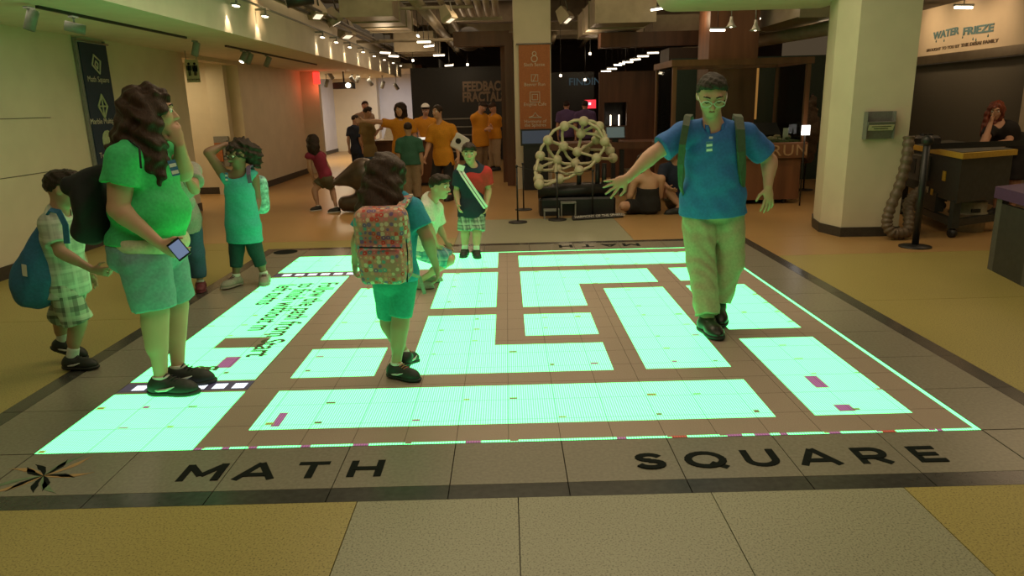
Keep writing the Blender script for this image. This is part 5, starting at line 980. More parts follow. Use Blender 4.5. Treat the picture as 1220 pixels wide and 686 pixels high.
plaid('plaid_shorts', (.40, .42, .33), (.05, .05, .045), (.6, .62, .5), 40); plaid('plaid_shirt', (.46, .48, .40), (.34, .36, .30), (.62, .64, .55), 60); plaid('patch_shorts', (.28, .30, .26), (.05, .06, .06), (.5, .52, .46), 75)
plaid('stripe_shorts', (.12, .36, .36), (.05, .16, .22), (.4, .5, .5), 70)
def flowers(name):
    m, N, L, B = new_mat(name); B.inputs['Roughness'].default_value = .8
    tc = N.new('ShaderNodeTexCoord'); vo = N.new('ShaderNodeTexVoronoi'); vo.inputs['Scale'].default_value = 40; vo.inputs['Randomness'].default_value = .35; L.new(tc.outputs['Object'], vo.inputs['Vector'])
    hs = N.new('ShaderNodeSeparateColor'); L.new(vo.outputs['Color'], hs.inputs[0])
    r = N.new('ShaderNodeValToRGB'); r.color_ramp.interpolation = 'CONSTANT'; e = r.color_ramp.elements
    cs = [(.60, .08, .06), (.66, .55, .40), (.62, .20, .20), (.14, .34, .34), (.20, .12, .28), (.66, .30, .22)]
    e[0].color = (*cs[0], 1); e[1].position = 1/6; e[1].color = (*cs[1], 1)
    for k in range(2, 6): q = e.new(k/6); q.color = (*cs[k], 1)
    L.new(hs.outputs[0], r.inputs[0])
    ri = N.new('ShaderNodeValToRGB'); ri.color_ramp.interpolation = 'CONSTANT'; ri.color_ramp.elements[0].color = (0, 0, 0, 1); ri.color_ramp.elements[1].position = .52; ri.color_ramp.elements[1].color = (1, 1, 1, 1); L.new(vo.outputs['Distance'], ri.inputs[0])
    c0 = N.new('ShaderNodeValToRGB'); c0.color_ramp.interpolation = 'CONSTANT'; c0.color_ramp.elements[0].color = (1, 1, 1, 1); c0.color_ramp.elements[1].position = .16; c0.color_ramp.elements[1].color = (0, 0, 0, 1); L.new(vo.outputs['Distance'], c0.inputs[0])
    mx = N.new('ShaderNodeMix'); mx.data_type = 'RGBA'; L.new(ri.outputs[0], mx.inputs[0]); L.new(r.outputs[0], mx.inputs[6]); mx.inputs[7].default_value = (.46, .24, .19, 1)
    m2 = N.new('ShaderNodeMix'); m2.data_type = 'RGBA'; L.new(c0.outputs[0], m2.inputs[0]); L.new(mx.outputs[2], m2.inputs[6]); m2.inputs[7].default_value = (.62, .55, .35, 1)
    L.new(m2.outputs[2], B.inputs['Base Color'])
flowers('flower_cloth')
mat('badge_white', (.7, .7, .68), .5, var=.03); mat('badge_blue', (.05, .16, .34), .5); mat('metal_wire', (.5, .48, .42), .3, metal=.9, var=.05); mat('screen_glass', (.02, .025, .035), .15)
def q_(Y0):
    return lambda px, py, dy=0.0: atY(px, py, Y0+dy)
def glasses(p, m='metal_wire'):
    HD, f, u, l, hh = p['HD'], p['f'], p['u'], p['l'], p['hh']; mb = MB()
    for s in (1, -1):
        c = HD+(f*.46+u*.02+l*.16*s)*hh; mb.tube([c+(l*.125*math.cos(a)+u*.085*math.sin(a))*hh for a in np.linspace(0, 2*PI, 15)], .014*hh, 5)
        mb.tube([c+l*.125*s*hh, HD+(f*.25+u*.05+l*.34*s)*hh, HD+(f*-.03+u*.05+l*.36*s)*hh], .014*hh, 5)
    mb.tube([HD+(f*.46+u*.03+l*.04)*hh, HD+(f*.49+u*.045)*hh, HD+(f*.46+u*.03-l*.04)*hh], .014*hh, 5); mb.build('glasses', m, p['root'], True)
def badge(p, c, w, h, n, m='badge_white', up=None):
    u = nrm(up if up is not None else p['sp']); n = nrm(n); n = nrm(n-u*np.dot(n, u)); l = np.cross(u, n)
    b = MB().obox(c, l*w, u*h, n*.003).build('badge', 'badge_blue', p['root'])
    MB().obox(c+u*h*.35+n*.002, l*w*.85, u*h*.22, n*.003).obox(c-u*h*.55+n*.002, l*w*.85, u*h*.22, n*.003).build('badge_label', m, b); return b
def strap(parent, pts, w, n_out, m, t=.006, name='strap'):
    """flat webbing along points; n_out points away from the wearer"""
    mb = MB(); pts = [np.asarray(a, float) for a in pts]; rings = []
    for i, a in enumerate(pts):
        t_ = nrm(pts[min(i+1, len(pts)-1)]-pts[max(i-1, 0)]); n = np.asarray(n_out[i] if isinstance(n_out, list) else n_out, float); n = nrm(n-t_*np.dot(n, t_)); s = np.cross(t_, n)
        rings.append([a+s*w-n*t, a-s*w-n*t, a-s*w+n*t, a+s*w+n*t])
    return mb.loft(rings).build(name, m, parent)

# ---------------------------------------------------------------- man in the blue polo stepping on the maze
Y0 = -.42; q = q_(Y0)
man = human('man in blue polo and khaki trousers stepping across the maze, arm held out', atZ(853, 389), -.08, 1.80, hh=.258, g=1.12, sw=.19, eyes='down',
    J=dict(N=q(850, 154, -.12), P=q(849, 240, -.02), HD=q(848, 113, -.22), shR=q(815, 159, -.1), shL=q(889, 161, -.1), elR=q(778, 184, -.16), wrR=q(748, 212, -.24), elL=q(917, 192, -.05), wrL=q(915, 222, -.16),
           hpR=q(832, 251), hpL=q(866, 251), knR=q(836, 316, -.07), knL=q(870, 312, -.02), anR=atZ(844, 381, .09)+V(0, .02, 0), anL=atZ(862, 367, .14)+V(0, .14, 0), toeR=V(.12, -1, 0), toeL=V(-.15, -1, -.2), fupL=V(0, -.2, 1)),
    face=V(-.14, -.82, -.52), hair=('high', 'hair_grey'), shirt=dict(m='polo_blue', sleeve=.72, collar=True, hem=-.05, loose=.016, fold=.006), legs=dict(m='khaki', loose=.019, af=1.7, kf=1.0, fold=.007, len=1.93), shoes=dict(m='shoe_leather', sole='rubber_black', big=1.05), belly=.03,
    hands={'R': dict(d=V(-.9, -.1, -.42), thumb=V(.2, -.3, -.9), palm=V(.1, .6, -.8), curl=.25, spread=.3, tc=.3), 'L': dict(d=V(.05, -.2, -1), thumb=V(-1, -.4, 0), palm=V(0, 1, 0), curl=.35, spread=.2)}, res=.0075, socks=('khaki_dark', .03))
glasses(man)
badge(man, q(845, 175, -.29), .022, .036, V(-.05, -1, -.2)); MB().obox(q(847, 164, -.275), V(.011, 0, 0), V(0, 0, .007), V(0, .003, 0)).build('badge_clip', 'badge_white', man['root'])
bp = thing('backpack', 'dark olive backpack worn by the man in the blue polo', 'bag', q(850, 200, .12)); mat('bag_olive', (.055, .075, .045), .8, bump=.1)
s_ = SDF(); s_.box(q(838, 205, .16), (.16, .1, .25), ((1, 0, 0), (0, 1, 0), (0, 0, 1)), .07, .03); s_.noise = folds(.006, 30); sdf_obj('bag_body', s_, .014, 'bag_olive', bp)
strap(bp, [q(823, 143, .08), q(822, 137, -.02), q(819, 139, -.14), q(817, 150, -.235), q(813, 172, -.25), q(811, 195, -.2), q(811, 222, -.12), q(815, 240, .05)], .022, [V(0, .3, 1), V(0, -.2, 1), V(0, -.8, .6), V(-.1, -1, .2), V(-.2, -1, 0), V(-.5, -1, 0), V(-1, -.5, 0), V(-1, 0, 0)], 'bag_olive')
strap(bp, [q(877, 144, .08), q(878, 138, -.02), q(880, 141, -.14), q(882, 155, -.23), q(883, 180, -.24), q(884, 205, -.19), q(885, 230, -.05)], .028, [V(0, .3, 1), V(0, -.2, 1), V(0, -.8, .6), V(.1, -1, .2), V(.2, -1, 0), V(.5, -1, 0), V(1, -.5, 0)], 'bag_olive', .012)

# ---------------------------------------------------------------- woman in the green shirt, seen from her right side
Y0 = -1.42; q = q_(Y0); yw = 1.30
Fw = V(math.sin(yw), -math.cos(yw), 0)
wHD = q(184, 133, .05)
wh = [(wHD+V(-.06, 0, .02), wHD+V(-.10, -.03, -.20), .13, .13), (wHD+V(-.10, -.06, -.15), wHD+V(-.11, -.09, -.30), .085, .075), (wHD+V(-.09, .08, -.1), wHD+V(-.14, .06, -.28), .1, .07), (wHD+V(.0, -.09, -.05), wHD+V(-.01, -.12, -.27), .07, .065), (wHD+V(.03, -.09, -.2), wHD+V(.035, -.125, -.37), .05, .03),
      (wHD+V(-.12, -.04, -.2), wHD+V(-.25, -.06, -.24), .075, .03), (wHD+V(-.13, -.06, -.1), wHD+V(-.2, -.07, -.2), .07, .05)]
wom = human('long haired woman in bright green shirt and denim shorts holding a phone', atZ(203, 460), yw, 1.74, hh=.24, g=1.42, sw=.20, hipw=.96,
    J=dict(N=q(168, 172, .03), P=q(177, 296, .03), HD=wHD, shR=q(147, 190, -.16), shL=q(188, 180, .22), elR=q(141, 249, -.20), wrR=q(190, 290, -.20), elL=q(218, 205, .2), wrL=q(214, 172, .08),
           hpR=q(172, 312, -.09), hpL=q(192, 306, .13), knR=q(185, 372, -.1), knL=q(209, 362, .15), anR=atZ(192, 452, .085), anL=atZ(212, 440, .085), toeR=V(1, -.12, 0), toeL=V(1, -.05, 0)),
    face=V(.88, .42, -.05), hair=('long', 'hair_brown', wh, (.013, 52, 1.0)), shirt=dict(m='tee_green', sleeve=.50, hem=.03, loose=.018, fold=.005, neck=1.25), legs=dict(m='denim_light', name='shorts', len=.92, loose=.022, top=.10, fold=.004), shoes=dict(m='shoe_black', sole='shoe_black', swoosh='rubber_white', laces='rubber_black', big=1.08), socks=('sock_white', .015), belly=.06,
    hands={'R': dict(d=V(.85, -.05, -.5), thumb=V(.3, -.1, .9), palm=V(0, 1, .1), curl=.9, spread=.05, len=.19), 'L': dict(d=V(-.1, -.2, 1), thumb=V(-.6, -.6, 0), palm=V(-.5, -.3, 0), curl=1.0)}, res=.0085)
sdf_obj('undershirt', (lambda s: s.ell(wom['P']+V(.02, 0, .045), (.20, .25, .12), (V(1, 0, 0), V(0, 1, 0), wom['sp'])).clip(wom['P']+wom['sp']*.005, -wom['sp']).clip(wom['P']+wom['sp']*.09, wom['sp']))(SDF()), .012, 'under_cream', wom['root'])
badge(wom, q(207, 200, -.16), .02, .042, V(.5, -1, .1), up=V(-.2, 0, 1))
ph = tag(MB().obox(q(213, 297, -.24), V(.032, .004, .022), V(-.03, 0, .045), V(.004, -.007, .003)).build('phone', 'black_paint'), 'smartphone held low in the hand of the woman in green', 'phone')
MB().obox(q(213, 297, -.249), V(.028, .0035, .019), V(-.024, 0, .036), V(.0006, -.001, .0005)).build('screen', emis('phone_screen', (.45, .6, 1), .28), ph)
bg = thing('drawstring_bag', 'black drawstring bag hanging on the back of the woman in green', 'bag', q(110, 290, -.02))
s_ = SDF(); s_.ell(q(112, 245, -.03), (.075, .17, .2), None, .05); s_.seg(q(122, 205, -.05), q(92, 218, -.08), .05, .045, k=.05); s_.ell(q(108, 272, -.03), (.07, .14, .1), None, .04); s_.seg(q(90, 218, -.08), q(84, 220, -.09), .045, .055, k=.02); s_.noise = folds(.010, 34, 2); sdf_obj('sack', s_, .011, 'bag_black', bg)
MB().tube([q(122, 205, -.06), q(135, 178, -.1), q(152, 166, -.1), q(166, 176, -.2), q(168, 200, -.26)], .006, 6).build('cord', 'bag_black', bg, True)
# ---------------------------------------------------------------- boy with the blue drawstring bag walking behind her
Y0 = -1.05; q = q_(Y0)
boy = human('small dark haired boy in pale checked shirt and plaid shorts walking past the cream wall', atZ(85, 438), 1.45, 1.30, hh=.215, g=.95,
    J=dict(N=q(70, 256), P=q(80, 334), HD=q(75, 224), shR=q(60, 268, -.12), shL=q(80, 268, .12), elR=q(72, 300, -.17), wrR=q(110, 321, -.16), elL=q(92, 300, .14), wrL=q(104, 322, .16), knR=q(94, 384, -.04), anR=atZ(85, 427, .07)+V(0, .0, 0), knL=q(74, 380, .10), anL=atZ(57, 417, .13)+V(0, .16, 0), toeR=V(1, -.1, 0), toeL=V(.9, 0, -.35), fupL=V(.35, 0, .9)),
    face=V(.95, .28, -.08), skin='skin_tan', hair=('short', 'hair_dark'), shirt=dict(m='plaid_shirt', sleeve=.7, collar=True, hem=-.07, loose=.018), legs=dict(m='plaid_shorts', name='shorts', len=.98, loose=.028, fold=.005), shoes=dict(m='shoe_black', sole='shoe_black', laces='rubber_black', swoosh='rubber_white', big=1.15), socks=('sock_white', .06), res=.0085,
    hands={'R': dict(d=V(.9, 0, -.2), thumb=V(.1, 0, 1), palm=V(0, 1, 0), curl=.7)})
bb = thing('drawstring_bag', 'blue drawstring bag slung on the boy in plaid shorts', 'bag', q(45, 365, -.1))
s_ = SDF(); s_.seg(q(58, 262, -.02), q(47, 305, -.05), .035, .10, k=.05, squash=((0, 1, 0), 1.0)); s_.ell(q(45, 330, -.07), (.155, .12, .15), None, .06); s_.ell(q(44, 345, -.07), (.15, .12, .12), None, .05); s_.noise = folds(.008, 32, 1); sdf_obj('sack', s_, .010, 'bag_blue', bb)
strap(bb, [q(52, 262, -.12), q(60, 250, -.14), q(70, 252, -.16), q(78, 268, -.18), q(80, 290, -.19)], .016, [V(-1, -.5, .3), V(-.3, -.5, 1), V(0, -.8, .6), V(.2, -1, .2), V(.2, -1, 0)], 'bag_blue')
MB().obox(q(29, 322, -.2), V(.02, -.012, 0), V(.004, 0, .035), V(.01, -.01, 0)).build('patch', 'badge_white', bb)
# ---------------------------------------------------------------- child hidden behind the woman
Y0 = -.25; q = q_(Y0)
human('child in maroon shoes standing half hidden behind the woman in green', atZ(214, 346)+V(.12, 0, 0), .35, 1.28, hh=.21, skin='skin_tan', hair=('short', 'hair_dark'), shirt=dict(m='tee_grey', sleeve=.6, hem=-.07, loose=.02), legs=dict(m='denim', loose=.02, len=1.8), shoes=dict(m='shoe_maroon', sole='shoe_maroon', big=1.1), socks=('sock_white', .03),
      J=dict(HD=q(203, 176, .05), N=q(203, 202, .05), elL=q(232, 226, -.1), wrL=q(222, 210, -.22)), face=V(.5, -.8, 0), res=.011)

# ---------------------------------------------------------------- girl in the teal top with one arm behind her head
Y0 = 1.12; q = q_(Y0)
hd_ = q(282, 184, -.04)
gt = human('girl with glasses in teal tank top and dark leggings, one arm bent behind her head', atZ(296, 335), -.35, 1.40, hh=.215, g=1.08, skin='skin_brown', sw=.135,
    J=dict(N=q(284, 208), P=q(290, 270), HD=hd_, shR=q(269, 211, -.02), shL=q(302, 212, .04), elR=q(248, 182, -.06), wrR=q(268, 172, .06), elL=q(306, 238, .05), wrL=q(303, 262, -.06), knR=q(282, 298, -.04), knL=q(304, 297, -.02), anR=atZ(281, 331, .075), anL=atZ(311, 331, .075)+V(0, .1, 0), toeR=V(-.45, -1, 0), toeL=V(.25, -1, 0)),
    face=V(-.5, -.82, -.28), hair=('long', 'hair_dark', [(hd_+V(.03, .06, .05), hd_+V(.10, .10, .0), .10, .09), (hd_+V(.10, .10, .0), hd_+V(.13, .11, -.09), .075, .05)], (.012, 80)), shirt=dict(m='tank_teal', sleeve=0, hem=-.10, loose=.022, name='tank_top', neck=1.5, flare=.128), legs=dict(m='legging_dark', name='leggings', len=1.62, loose=.006, fold=.002), shoes=dict(m='shoe_grey', sole='shoe_grey', laces='shoe_maroon', big=1.15), socks=('sock_white', .03), res=.0095,
    hands={'R': dict(d=V(.9, .3, -.1), thumb=V(0, -.3, -1), palm=V(.2, -1, 0), curl=.6), 'L': dict(d=V(-.05, -.15, -1), thumb=V(-.4, -1, 0), palm=V(-1, 0, 0), curl=.5)})
glasses(gt, 'black_paint'); badge(gt, q(270, 211, -.16), .014, .04, V(-.3, -1, 0)); mat('bag_purple', (.12, .08, .16), .8); mat('bag_print', (.25, .5, .48), .8, var=.6, scale=30)
gb = thing('backpack', 'patterned backpack with purple straps worn by the girl in teal', 'bag', q(308, 250, .15)); s_ = SDF(); s_.box(q(305, 232, .19), (.115, .075, .18), ((.93, .35, 0), (-.35, .93, 0), (0, 0, 1)), .06, .02); s_.noise = folds(.005, 36); sdf_obj('bag_body', s_, .013, 'bag_print', gb)
strap(gb, [q(301, 202, .10), q(299, 197, .0), q(296, 199, -.06), q(296, 208, -.115), q(298, 218, -.11)], .018, [V(0, .3, 1), V(0, -.3, 1), V(0, -.8, .5), V(0, -1, 0), V(.3, -1, 0)], 'bag_purple')

# ---------------------------------------------------------------- girl with the flower backpack, seen from behind
Y0 = -1.33; q = q_(Y0)
h0 = q(464, 206, .08)
gp = human('long haired girl with bright flowered backpack, cyan shirt and teal shorts, seen from behind', atZ(475, 445), PI-.15, 1.36, hh=.215, g=1.02, sw=.145, skin='skin_tan',
    J=dict(N=q(468, 238, .03), P=q(470, 328, .02), HD=h0, fwd=V(0, 1, 0), hfwd=V(0, 1, 0), shL=q(440, 252, .03), shR=q(492, 250, .0), elL=q(427, 285, .02), wrL=q(423, 312, .08), elR=q(509, 284, -.02), wrR=q(519, 316, .06), hpL=q(460, 336, .02), hpR=q(481, 336, .0), knL=q(463, 384, .06), knR=q(477, 384, -.04), anR=atZ(472, 436, .07), anL=atZ(481, 425, .10)+V(0, .05, 0), toeR=V(.72, -.45, 0), toeL=V(.25, .9, -.2)),
    face=V(.62, .78, -.12), hair=('long', 'hair_brown', [(h0+V(-.02, -.05, .0), h0+V(-.05, -.12, -.16), .118, .115), (h0+V(-.06, -.13, -.12), h0+V(-.09, -.22, -.28), .10, .075), (h0+V(.0, -.13, -.1), h0+V(.0, -.22, -.28), .085, .06), (h0+V(-.10, -.17, -.2), h0+V(-.15, -.22, -.34), .07, .03), (h0+V(-.03, -.2, -.22), h0+V(-.03, -.25, -.37), .06, .025), (h0+V(.03, -.16, -.15), h0+V(.05, -.2, -.27), .055, .03)], (.009, 55)),
    shirt=dict(m='tee_cyan', sleeve=.62, hem=-.02, loose=.018), legs=dict(m='short_teal', name='shorts', len=.86, loose=.002, fold=.002), shoes=dict(m='shoe_black', sole='shoe_black', swoosh='rubber_white', laces='rubber_orange', big=1.12), socks=('sock_white', .02), res=.0085,
    hands={'R': dict(d=V(.15, .1, -1), thumb=V(0, 1, 0), palm=V(-1, 0, 0), curl=.7), 'L': dict(d=V(-.1, .1, -1), thumb=V(0, 1, 0), palm=V(1, 0, 0), curl=1.0)})
fb = thing('backpack', 'large flower print backpack worn by the long haired girl', 'bag', q(460, 340, -.15))
s_ = SDF(); ba = ((.985, -.1, 0), (.1, .98, .12), (-.03, -.12, .99)); bc = q(457, 292, -.20)
s_.box(bc, (.15, .085, .22), ba, .06, .03); s_.box(bc+V(.0, -.08, -.10), (.125, .045, .105), ba, .035, .025); s_.noise = folds(.004, 30); body_ = sdf_obj('bag_body', s_, .0105, 'flower_cloth', fb)
MB().tube([bc+V(-.11, -.125, .015), bc+V(0, -.135, .012), bc+V(.12, -.14, .01)], .005, 6).build('zip', 'bag_black', fb, True); MB().tube([bc+V(.13, -.07, -.2), bc+V(.14, -.06, -.03), bc+V(.13, -.06, .15)], .005, 6).build('zip', 'bag_black', fb, True)
strap(fb, [bc+V(.10, .03, .2), q(485, 237, -.06), q(487, 233, .02), q(490, 240, .12), q(491, 265, .14)], .024, [V(0, -.5, 1), V(0, -.3, 1), V(0, .2, 1), V(0, 1, .3), V(0, 1, 0)], 'flower_cloth', .01)
strap(fb, [bc+V(-.09, .03, .2), q(450, 240, -.06), q(448, 237, .02), q(446, 244, .12)], .024, [V(0, -.5, 1), V(0, -.3, 1), V(0, .2, 1), V(0, 1, .3)], 'flower_cloth', .01)
strap(fb, [bc+V(.13, -.02, -.16), q(500, 330, -.14), q(506, 350, -.12)], .010, V(0, -1, 0), 'tee_grey', .003)

# ---------------------------------------------------------------- boy in white, crouching on the maze
Y0 = .75; q = q_(Y0)
human('boy in white shirt and striped teal shorts crouching low on the glowing maze', atZ(505, 340)+V(0, .1, 0), 1.35, 1.14, hh=.205, g=.95, skin='skin_light', hair=('short', 'hair_dark'),
      J=dict(N=q(512, 240), P=q(506, 296), HD=q(524, 222, -.03), shR=q(507, 249, -.1), shL=q(520, 249, .1), elR=q(512, 272, -.14), wrR=q(520, 290, -.1), elL=q(524, 272, .14), wrL=q(532, 288, .12), hpR=q(503, 300, -.06), hpL=q(509, 300, .06), knR=q(536, 310, -.08), knL=q(537, 307, .1), anR=atZ(498, 336, .06), anL=atZ(507, 332, .06)+V(0, .1, 0), toeR=V(1, -.1, 0), toeL=V(1, .1, 0)),
      face=V(.92, -.38, -.12), shirt=dict(m='tee_white', sleeve=.75, hem=-.05, loose=.02), legs=dict(m='stripe_shorts', name='shorts', len=.95, loose=.022), shoes=dict(m='shoe_grey', sole='shoe_grey', big=1.1), res=.0095)
# ---------------------------------------------------------------- boy with the sash
Y0 = 2.2; q = q_(Y0)
br = human('boy in red and navy shirt with white sash at the edge of the maze', atZ(561, 303), .1, 1.23, hh=.205, g=1.0, sw=.135, skin='skin_light', hair=('short', 'hair_dark'),
      J=dict(N=q(563, 199), P=q(562, 250), HD=q(559, 182, -.06), shR=q(547, 207), shL=q(578, 206), elR=q(544, 228, .02), wrR=q(546, 243, -.08), elL=q(582, 226, .02), wrL=q(580, 244, -.06), anR=atZ(553, 300, .065)+V(0, .1, 0), anL=atZ(567, 301, .065)+V(0, .1, 0), toeR=V(-.1, -1, 0), toeL=V(.15, -1, 0)),
      face=V(.03, -.95, -.22), shirt=dict(m='tee_navy', sleeve=.66, hem=-.06, loose=.02), legs=dict(m='patch_shorts', name='shorts', len=.92, loose=.026), shoes=dict(m='shoe_black', sole='shoe_black', big=1.15), socks=('sock_white', .05), res=.0095)
mat('tee_red', (.42, .02, .02), .85, bump=.1)
# upper left half of the shirt is red: a second cloth panel over the navy one, cut along the sash
s_ = SDF(); P_, N_, H9 = br['P'], br['N'], 1.23; sp_, sl_, fw_ = br['sp'], br['slf'], br['fwd']; i9 = .0235
s_.ell(P_*.62+N_*.38, (.086*H9+i9, .064*H9+i9, .095*H9+i9), (sl_, fw_, sp_), .05); s_.ell(P_*.32+N_*.68+fw_*.006*H9, (.135*.92+i9, .066*H9+i9, .098*H9+i9), (sl_, fw_, sp_), .05); s_.ell(P_+sp_*.015*H9, (.098*H9+i9, .074*H9+i9, .082*H9+i9), (sl_, fw_, sp_), .05)
s_.seg(N_-sp_*.1+sl_*.03, br['shL'], .045+i9, .036*H9+i9, k=.04); s_.seg(br['shL'], br['shL']+(br['elL']-br['shL'])*.68, .041*H9+i9*.9, .034*H9+i9*1.3, k=.03, flat=(0, 1))
dn = nrm(sl_*.62+sp_*.78); dm = N_-sp_*.20+sl_*.0; s_.clip(dm, -dn); s_.clip(P_-fw_*.01, -fw_*.6-sl_*.4); s_.ell(N_+sp_*.205*.22+fw_*.205*.2, (.062, .062, .06), None, .02, op=-1); s_.noise = folds(.0035, 38, H9*7)
sdf_obj('red_panel', s_, .0095, 'tee_red', br['root'])
sa, sb = q(549, 203, -.115), q(579, 247, -.155); dv = nrm(sb-sa)
for off_, w_ in ((-.012, .012), (.018, .010)):
    side = nrm(np.cross(dv, V(0, -1, 0))); strap(br['root'], [sa+side*off_+V(0, .04, .0)-dv*.03, sa+side*off_+dv*.05+V(0, -.03, 0), (sa+sb)/2+side*off_+V(0, -.035, 0), sb+side*off_-dv*.03+V(0, -.02, 0), sb+side*off_], w_, V(0, -1, 0), 'badge_white', .004, 'sash')
MB().obox(q(549, 200, -.13), V(.035, 0, -.012), V(.012, 0, .028), V(0, .003, 0)).build('name_tag', 'badge_white', br['root'])
# ---------------------------------------------------------------- girl in maroon leaning on the chair
Y0 = 6.1; q = q_(Y0)
h0 = q(373, 168)
human('girl in maroon shirt and olive shorts stepping beside the dark sculpted seat', atZ(385, 246), 2.2, 1.28, hh=.20, skin='skin_tan', hair=('long', 'hair_dark', [(h0, h0+V(.0, -.05, -.12), .10, .09), (h0+V(.02, -.05, -.1), h0+V(.05, -.06, -.2), .09, .05)], (.006, 60)),
      J=dict(N=q(376, 181), P=q(388, 211), HD=h0, shL=q(368, 186, -.06), shR=q(384, 186, .08), elL=q(369, 200, -.08), wrL=q(373, 212, .0), elR=q(391, 200, .1), wrR=q(394, 210, .15), knL=q(375, 226), anL=atZ(379, 246, .06), knR=q(396, 226, .1), anR=atZ(401, 248, .06), toeL=V(-.7, -.8, 0), toeR=V(-.8, -.6, 0)),
      face=V(.5, .85, 0), shirt=dict(m='tee_maroon', sleeve=.1, hem=-.02, loose=.012), legs=dict(m='short_olive', name='shorts', len=.6, loose=.03, flare=.075), shoes=dict(m='shoe_black', sole='rubber_white'), socks=('sock_white', .02), res=.014)

# ---------------------------------------------------------------- staff in amber polo shirts and visitors in the background
def far_person(label, px, foot_y, yaw, H, shirt, legs, hair, J=None, res=.016, face=None, Y=None, group=None, skin='skin_light', sleeve=.7, ln=1.93, hands=None, hem=-.06, g=1.0, name='trousers', loose=.02, detail=True, shoes='shoe_black'):
    loc = atZ(px, foot_y) if Y is None else V(atY(px, 150, Y)[0], Y, 0); qq = q_(loc[1])
    JJ = {k: (qq(*v) if isinstance(v, tuple) else v) for k, v in (J or {}).items()}
    return human(label, loc, yaw, H, JJ, skin=skin, hair=hair(JJ.get('HD', loc+V(0, 0, H-.11))) if callable(hair) else hair, shirt=dict(m=shirt, sleeve=sleeve, hem=hem, loose=loose, collar=shirt == 'polo_amber'), legs=dict(m=legs, len=ln, loose=.02, name=name), shoes=dict(m=shoes, sole='rubber_black'), face=face, res=res, group=group, hands=hands, g=g, eyes=True, detail=detail), loc, qq
bob = lambda h: ('long', 'hair_dark', [(h+V(0, .03, .02), h+V(.0, .07, -.10), .12, .115)], (.008, 50))
tail = lambda h: ('long', 'hair_dark', [(h+V(0, .07, .02), h+V(.02, .12, -.05), .06, .04)], (.004, 60))
p1, l1, q1 = far_person('woman in amber polo and black trousers walking with a tote bag over her arm', 532, 233, -.35, 1.66, 'polo_amber', 'pant_black', tail, dict(HD=(521, 133, -.05), N=(524, 148), shR=(514, 154), shL=(538, 153), elR=(511, 172), wrR=(507, 186, -.1), elL=(545, 170), wrL=(546, 187, -.1), P=(528, 187), knR=(519, 210), anR=atZ(519, 226, .08), knL=(535, 211, -.1), anL=atZ(536, 233, .08)), face=V(-.55, -.8, -.05), sleeve=.85, hem=-.09)
tb = thing('tote_bag', 'white tote bag with dark print carried by the walking woman in amber', 'bag', q1(548, 180, -.05)); s_ = SDF(); s_.box(q1(548, 170, -.06), (.14, .03, .14), ((.85, 0, -.5), (0, 1, 0), (.5, 0, .85)), .025, .01); s_.noise = folds(.004, 30); sdf_obj('bag_body', s_, .014, 'badge_white', tb)
MB().lathe([(.03, -.002), (.05, -.002), (.05, .002), (.03, .002)], q1(546, 168, -.097), 16, axis=(0, -1, 0)).build('print', 'bag_black', tb)
p2, l2, q2 = far_person('woman with dark bob in amber polo pointing across the counter', 478, 0, .0, 1.64, 'polo_amber', 'khaki_dark', bob, dict(HD=(477, 131, -.03), N=(478, 143), shR=(467, 148), shL=(490, 147), elR=(451, 145, -.1), wrR=(433, 144, -.2), elL=(494, 162), wrL=(492, 174, -.15)), Y=8.0, face=V(-.45, -.9, 0), hands={'R': dict(d=V(-1, -.1, .05), thumb=V(0, 0, 1), palm=V(0, -.6, -.3), curl=.6)}, sleeve=.75)
p3, l3, q3 = far_person('boy in dark green shirt and khaki trousers facing the counter', 487, 0, PI, 1.40, 'tee_darkgreen', 'khaki_dark', ('short', 'hair_dark'), dict(HD=(486, 153), N=(487, 166)), Y=6.7, face=V(-.2, 1, 0), res=.014, skin='skin_tan')
p4, l4, q4 = far_person('man in amber polo and white cap standing behind the counter', 507, 0, .1, 1.68, 'polo_amber', 'pant_black', ('short', 'hair_dark'), dict(HD=(507, 131, -.08), N=(506, 142), elR=(496, 155), wrR=(500, 164, -.25), elL=(519, 155), wrL=(512, 164, -.25)), Y=10.9, face=V(-.1, -.85, -.45))
c_ = SDF(); h9 = p4['HD']; c_.ell(h9+V(0, 0, .05), (.10, .12, .10)); c_.clip(h9+V(0, 0, .055), V(0, 0, -1)); c_.box(h9+V(-.01, -.14, .06), (.07, .07, .012), np.eye(3), .01); sdf_obj('cap', c_, .014, 'badge_white', p4['root'])
far_person('boy in navy shirt and dark shorts at the end of the counter', 423, 0, 2.5, 1.30, 'tee_navy', 'tee_navy', ('short', 'hair_dark'), dict(HD=(423, 142), N=(422, 152), elL=(415, 166), wrL=(416, 177)), Y=10.6, face=V(.6, .75, 0), ln=1.0, name='shorts', skin='skin_tan')
far_person('curly haired youth in olive shirt and blue jeans by the counter', 439, 0, 2.2, 1.42, 'tee_olive', 'denim', ('curly_short', 'hair_dark'), dict(HD=(438, 134), N=(436, 146), elR=(446, 160, .05), wrR=(452, 154, .1)), Y=8.9, face=V(.85, -.3, -.1), skin='skin_tan')
far_person('adult in beige shirt standing behind the curly haired youth', 433, 0, .6, 1.72, 'tee_beige', 'pant_black', ('short', 'hair_brown'), dict(HD=(435, 126), N=(434, 136)), Y=13.2, face=V(.3, -.9, 0))  # shirt is plain beige cloth
far_person('man in long amber polo looking down at his hands under the exhibit title', 572, 0, .9, 1.74, 'polo_amber', 'khaki_dark', ('short', 'hair_dark'), dict(HD=(575, 127, -.05), N=(571, 137), elR=(570, 158), wrR=(580, 154, -.15), elL=(574, 158), wrL=(582, 152, -.15)), Y=12.0, face=V(.7, -.4, -.6), hem=-.16, loose=.03, g=1.1)
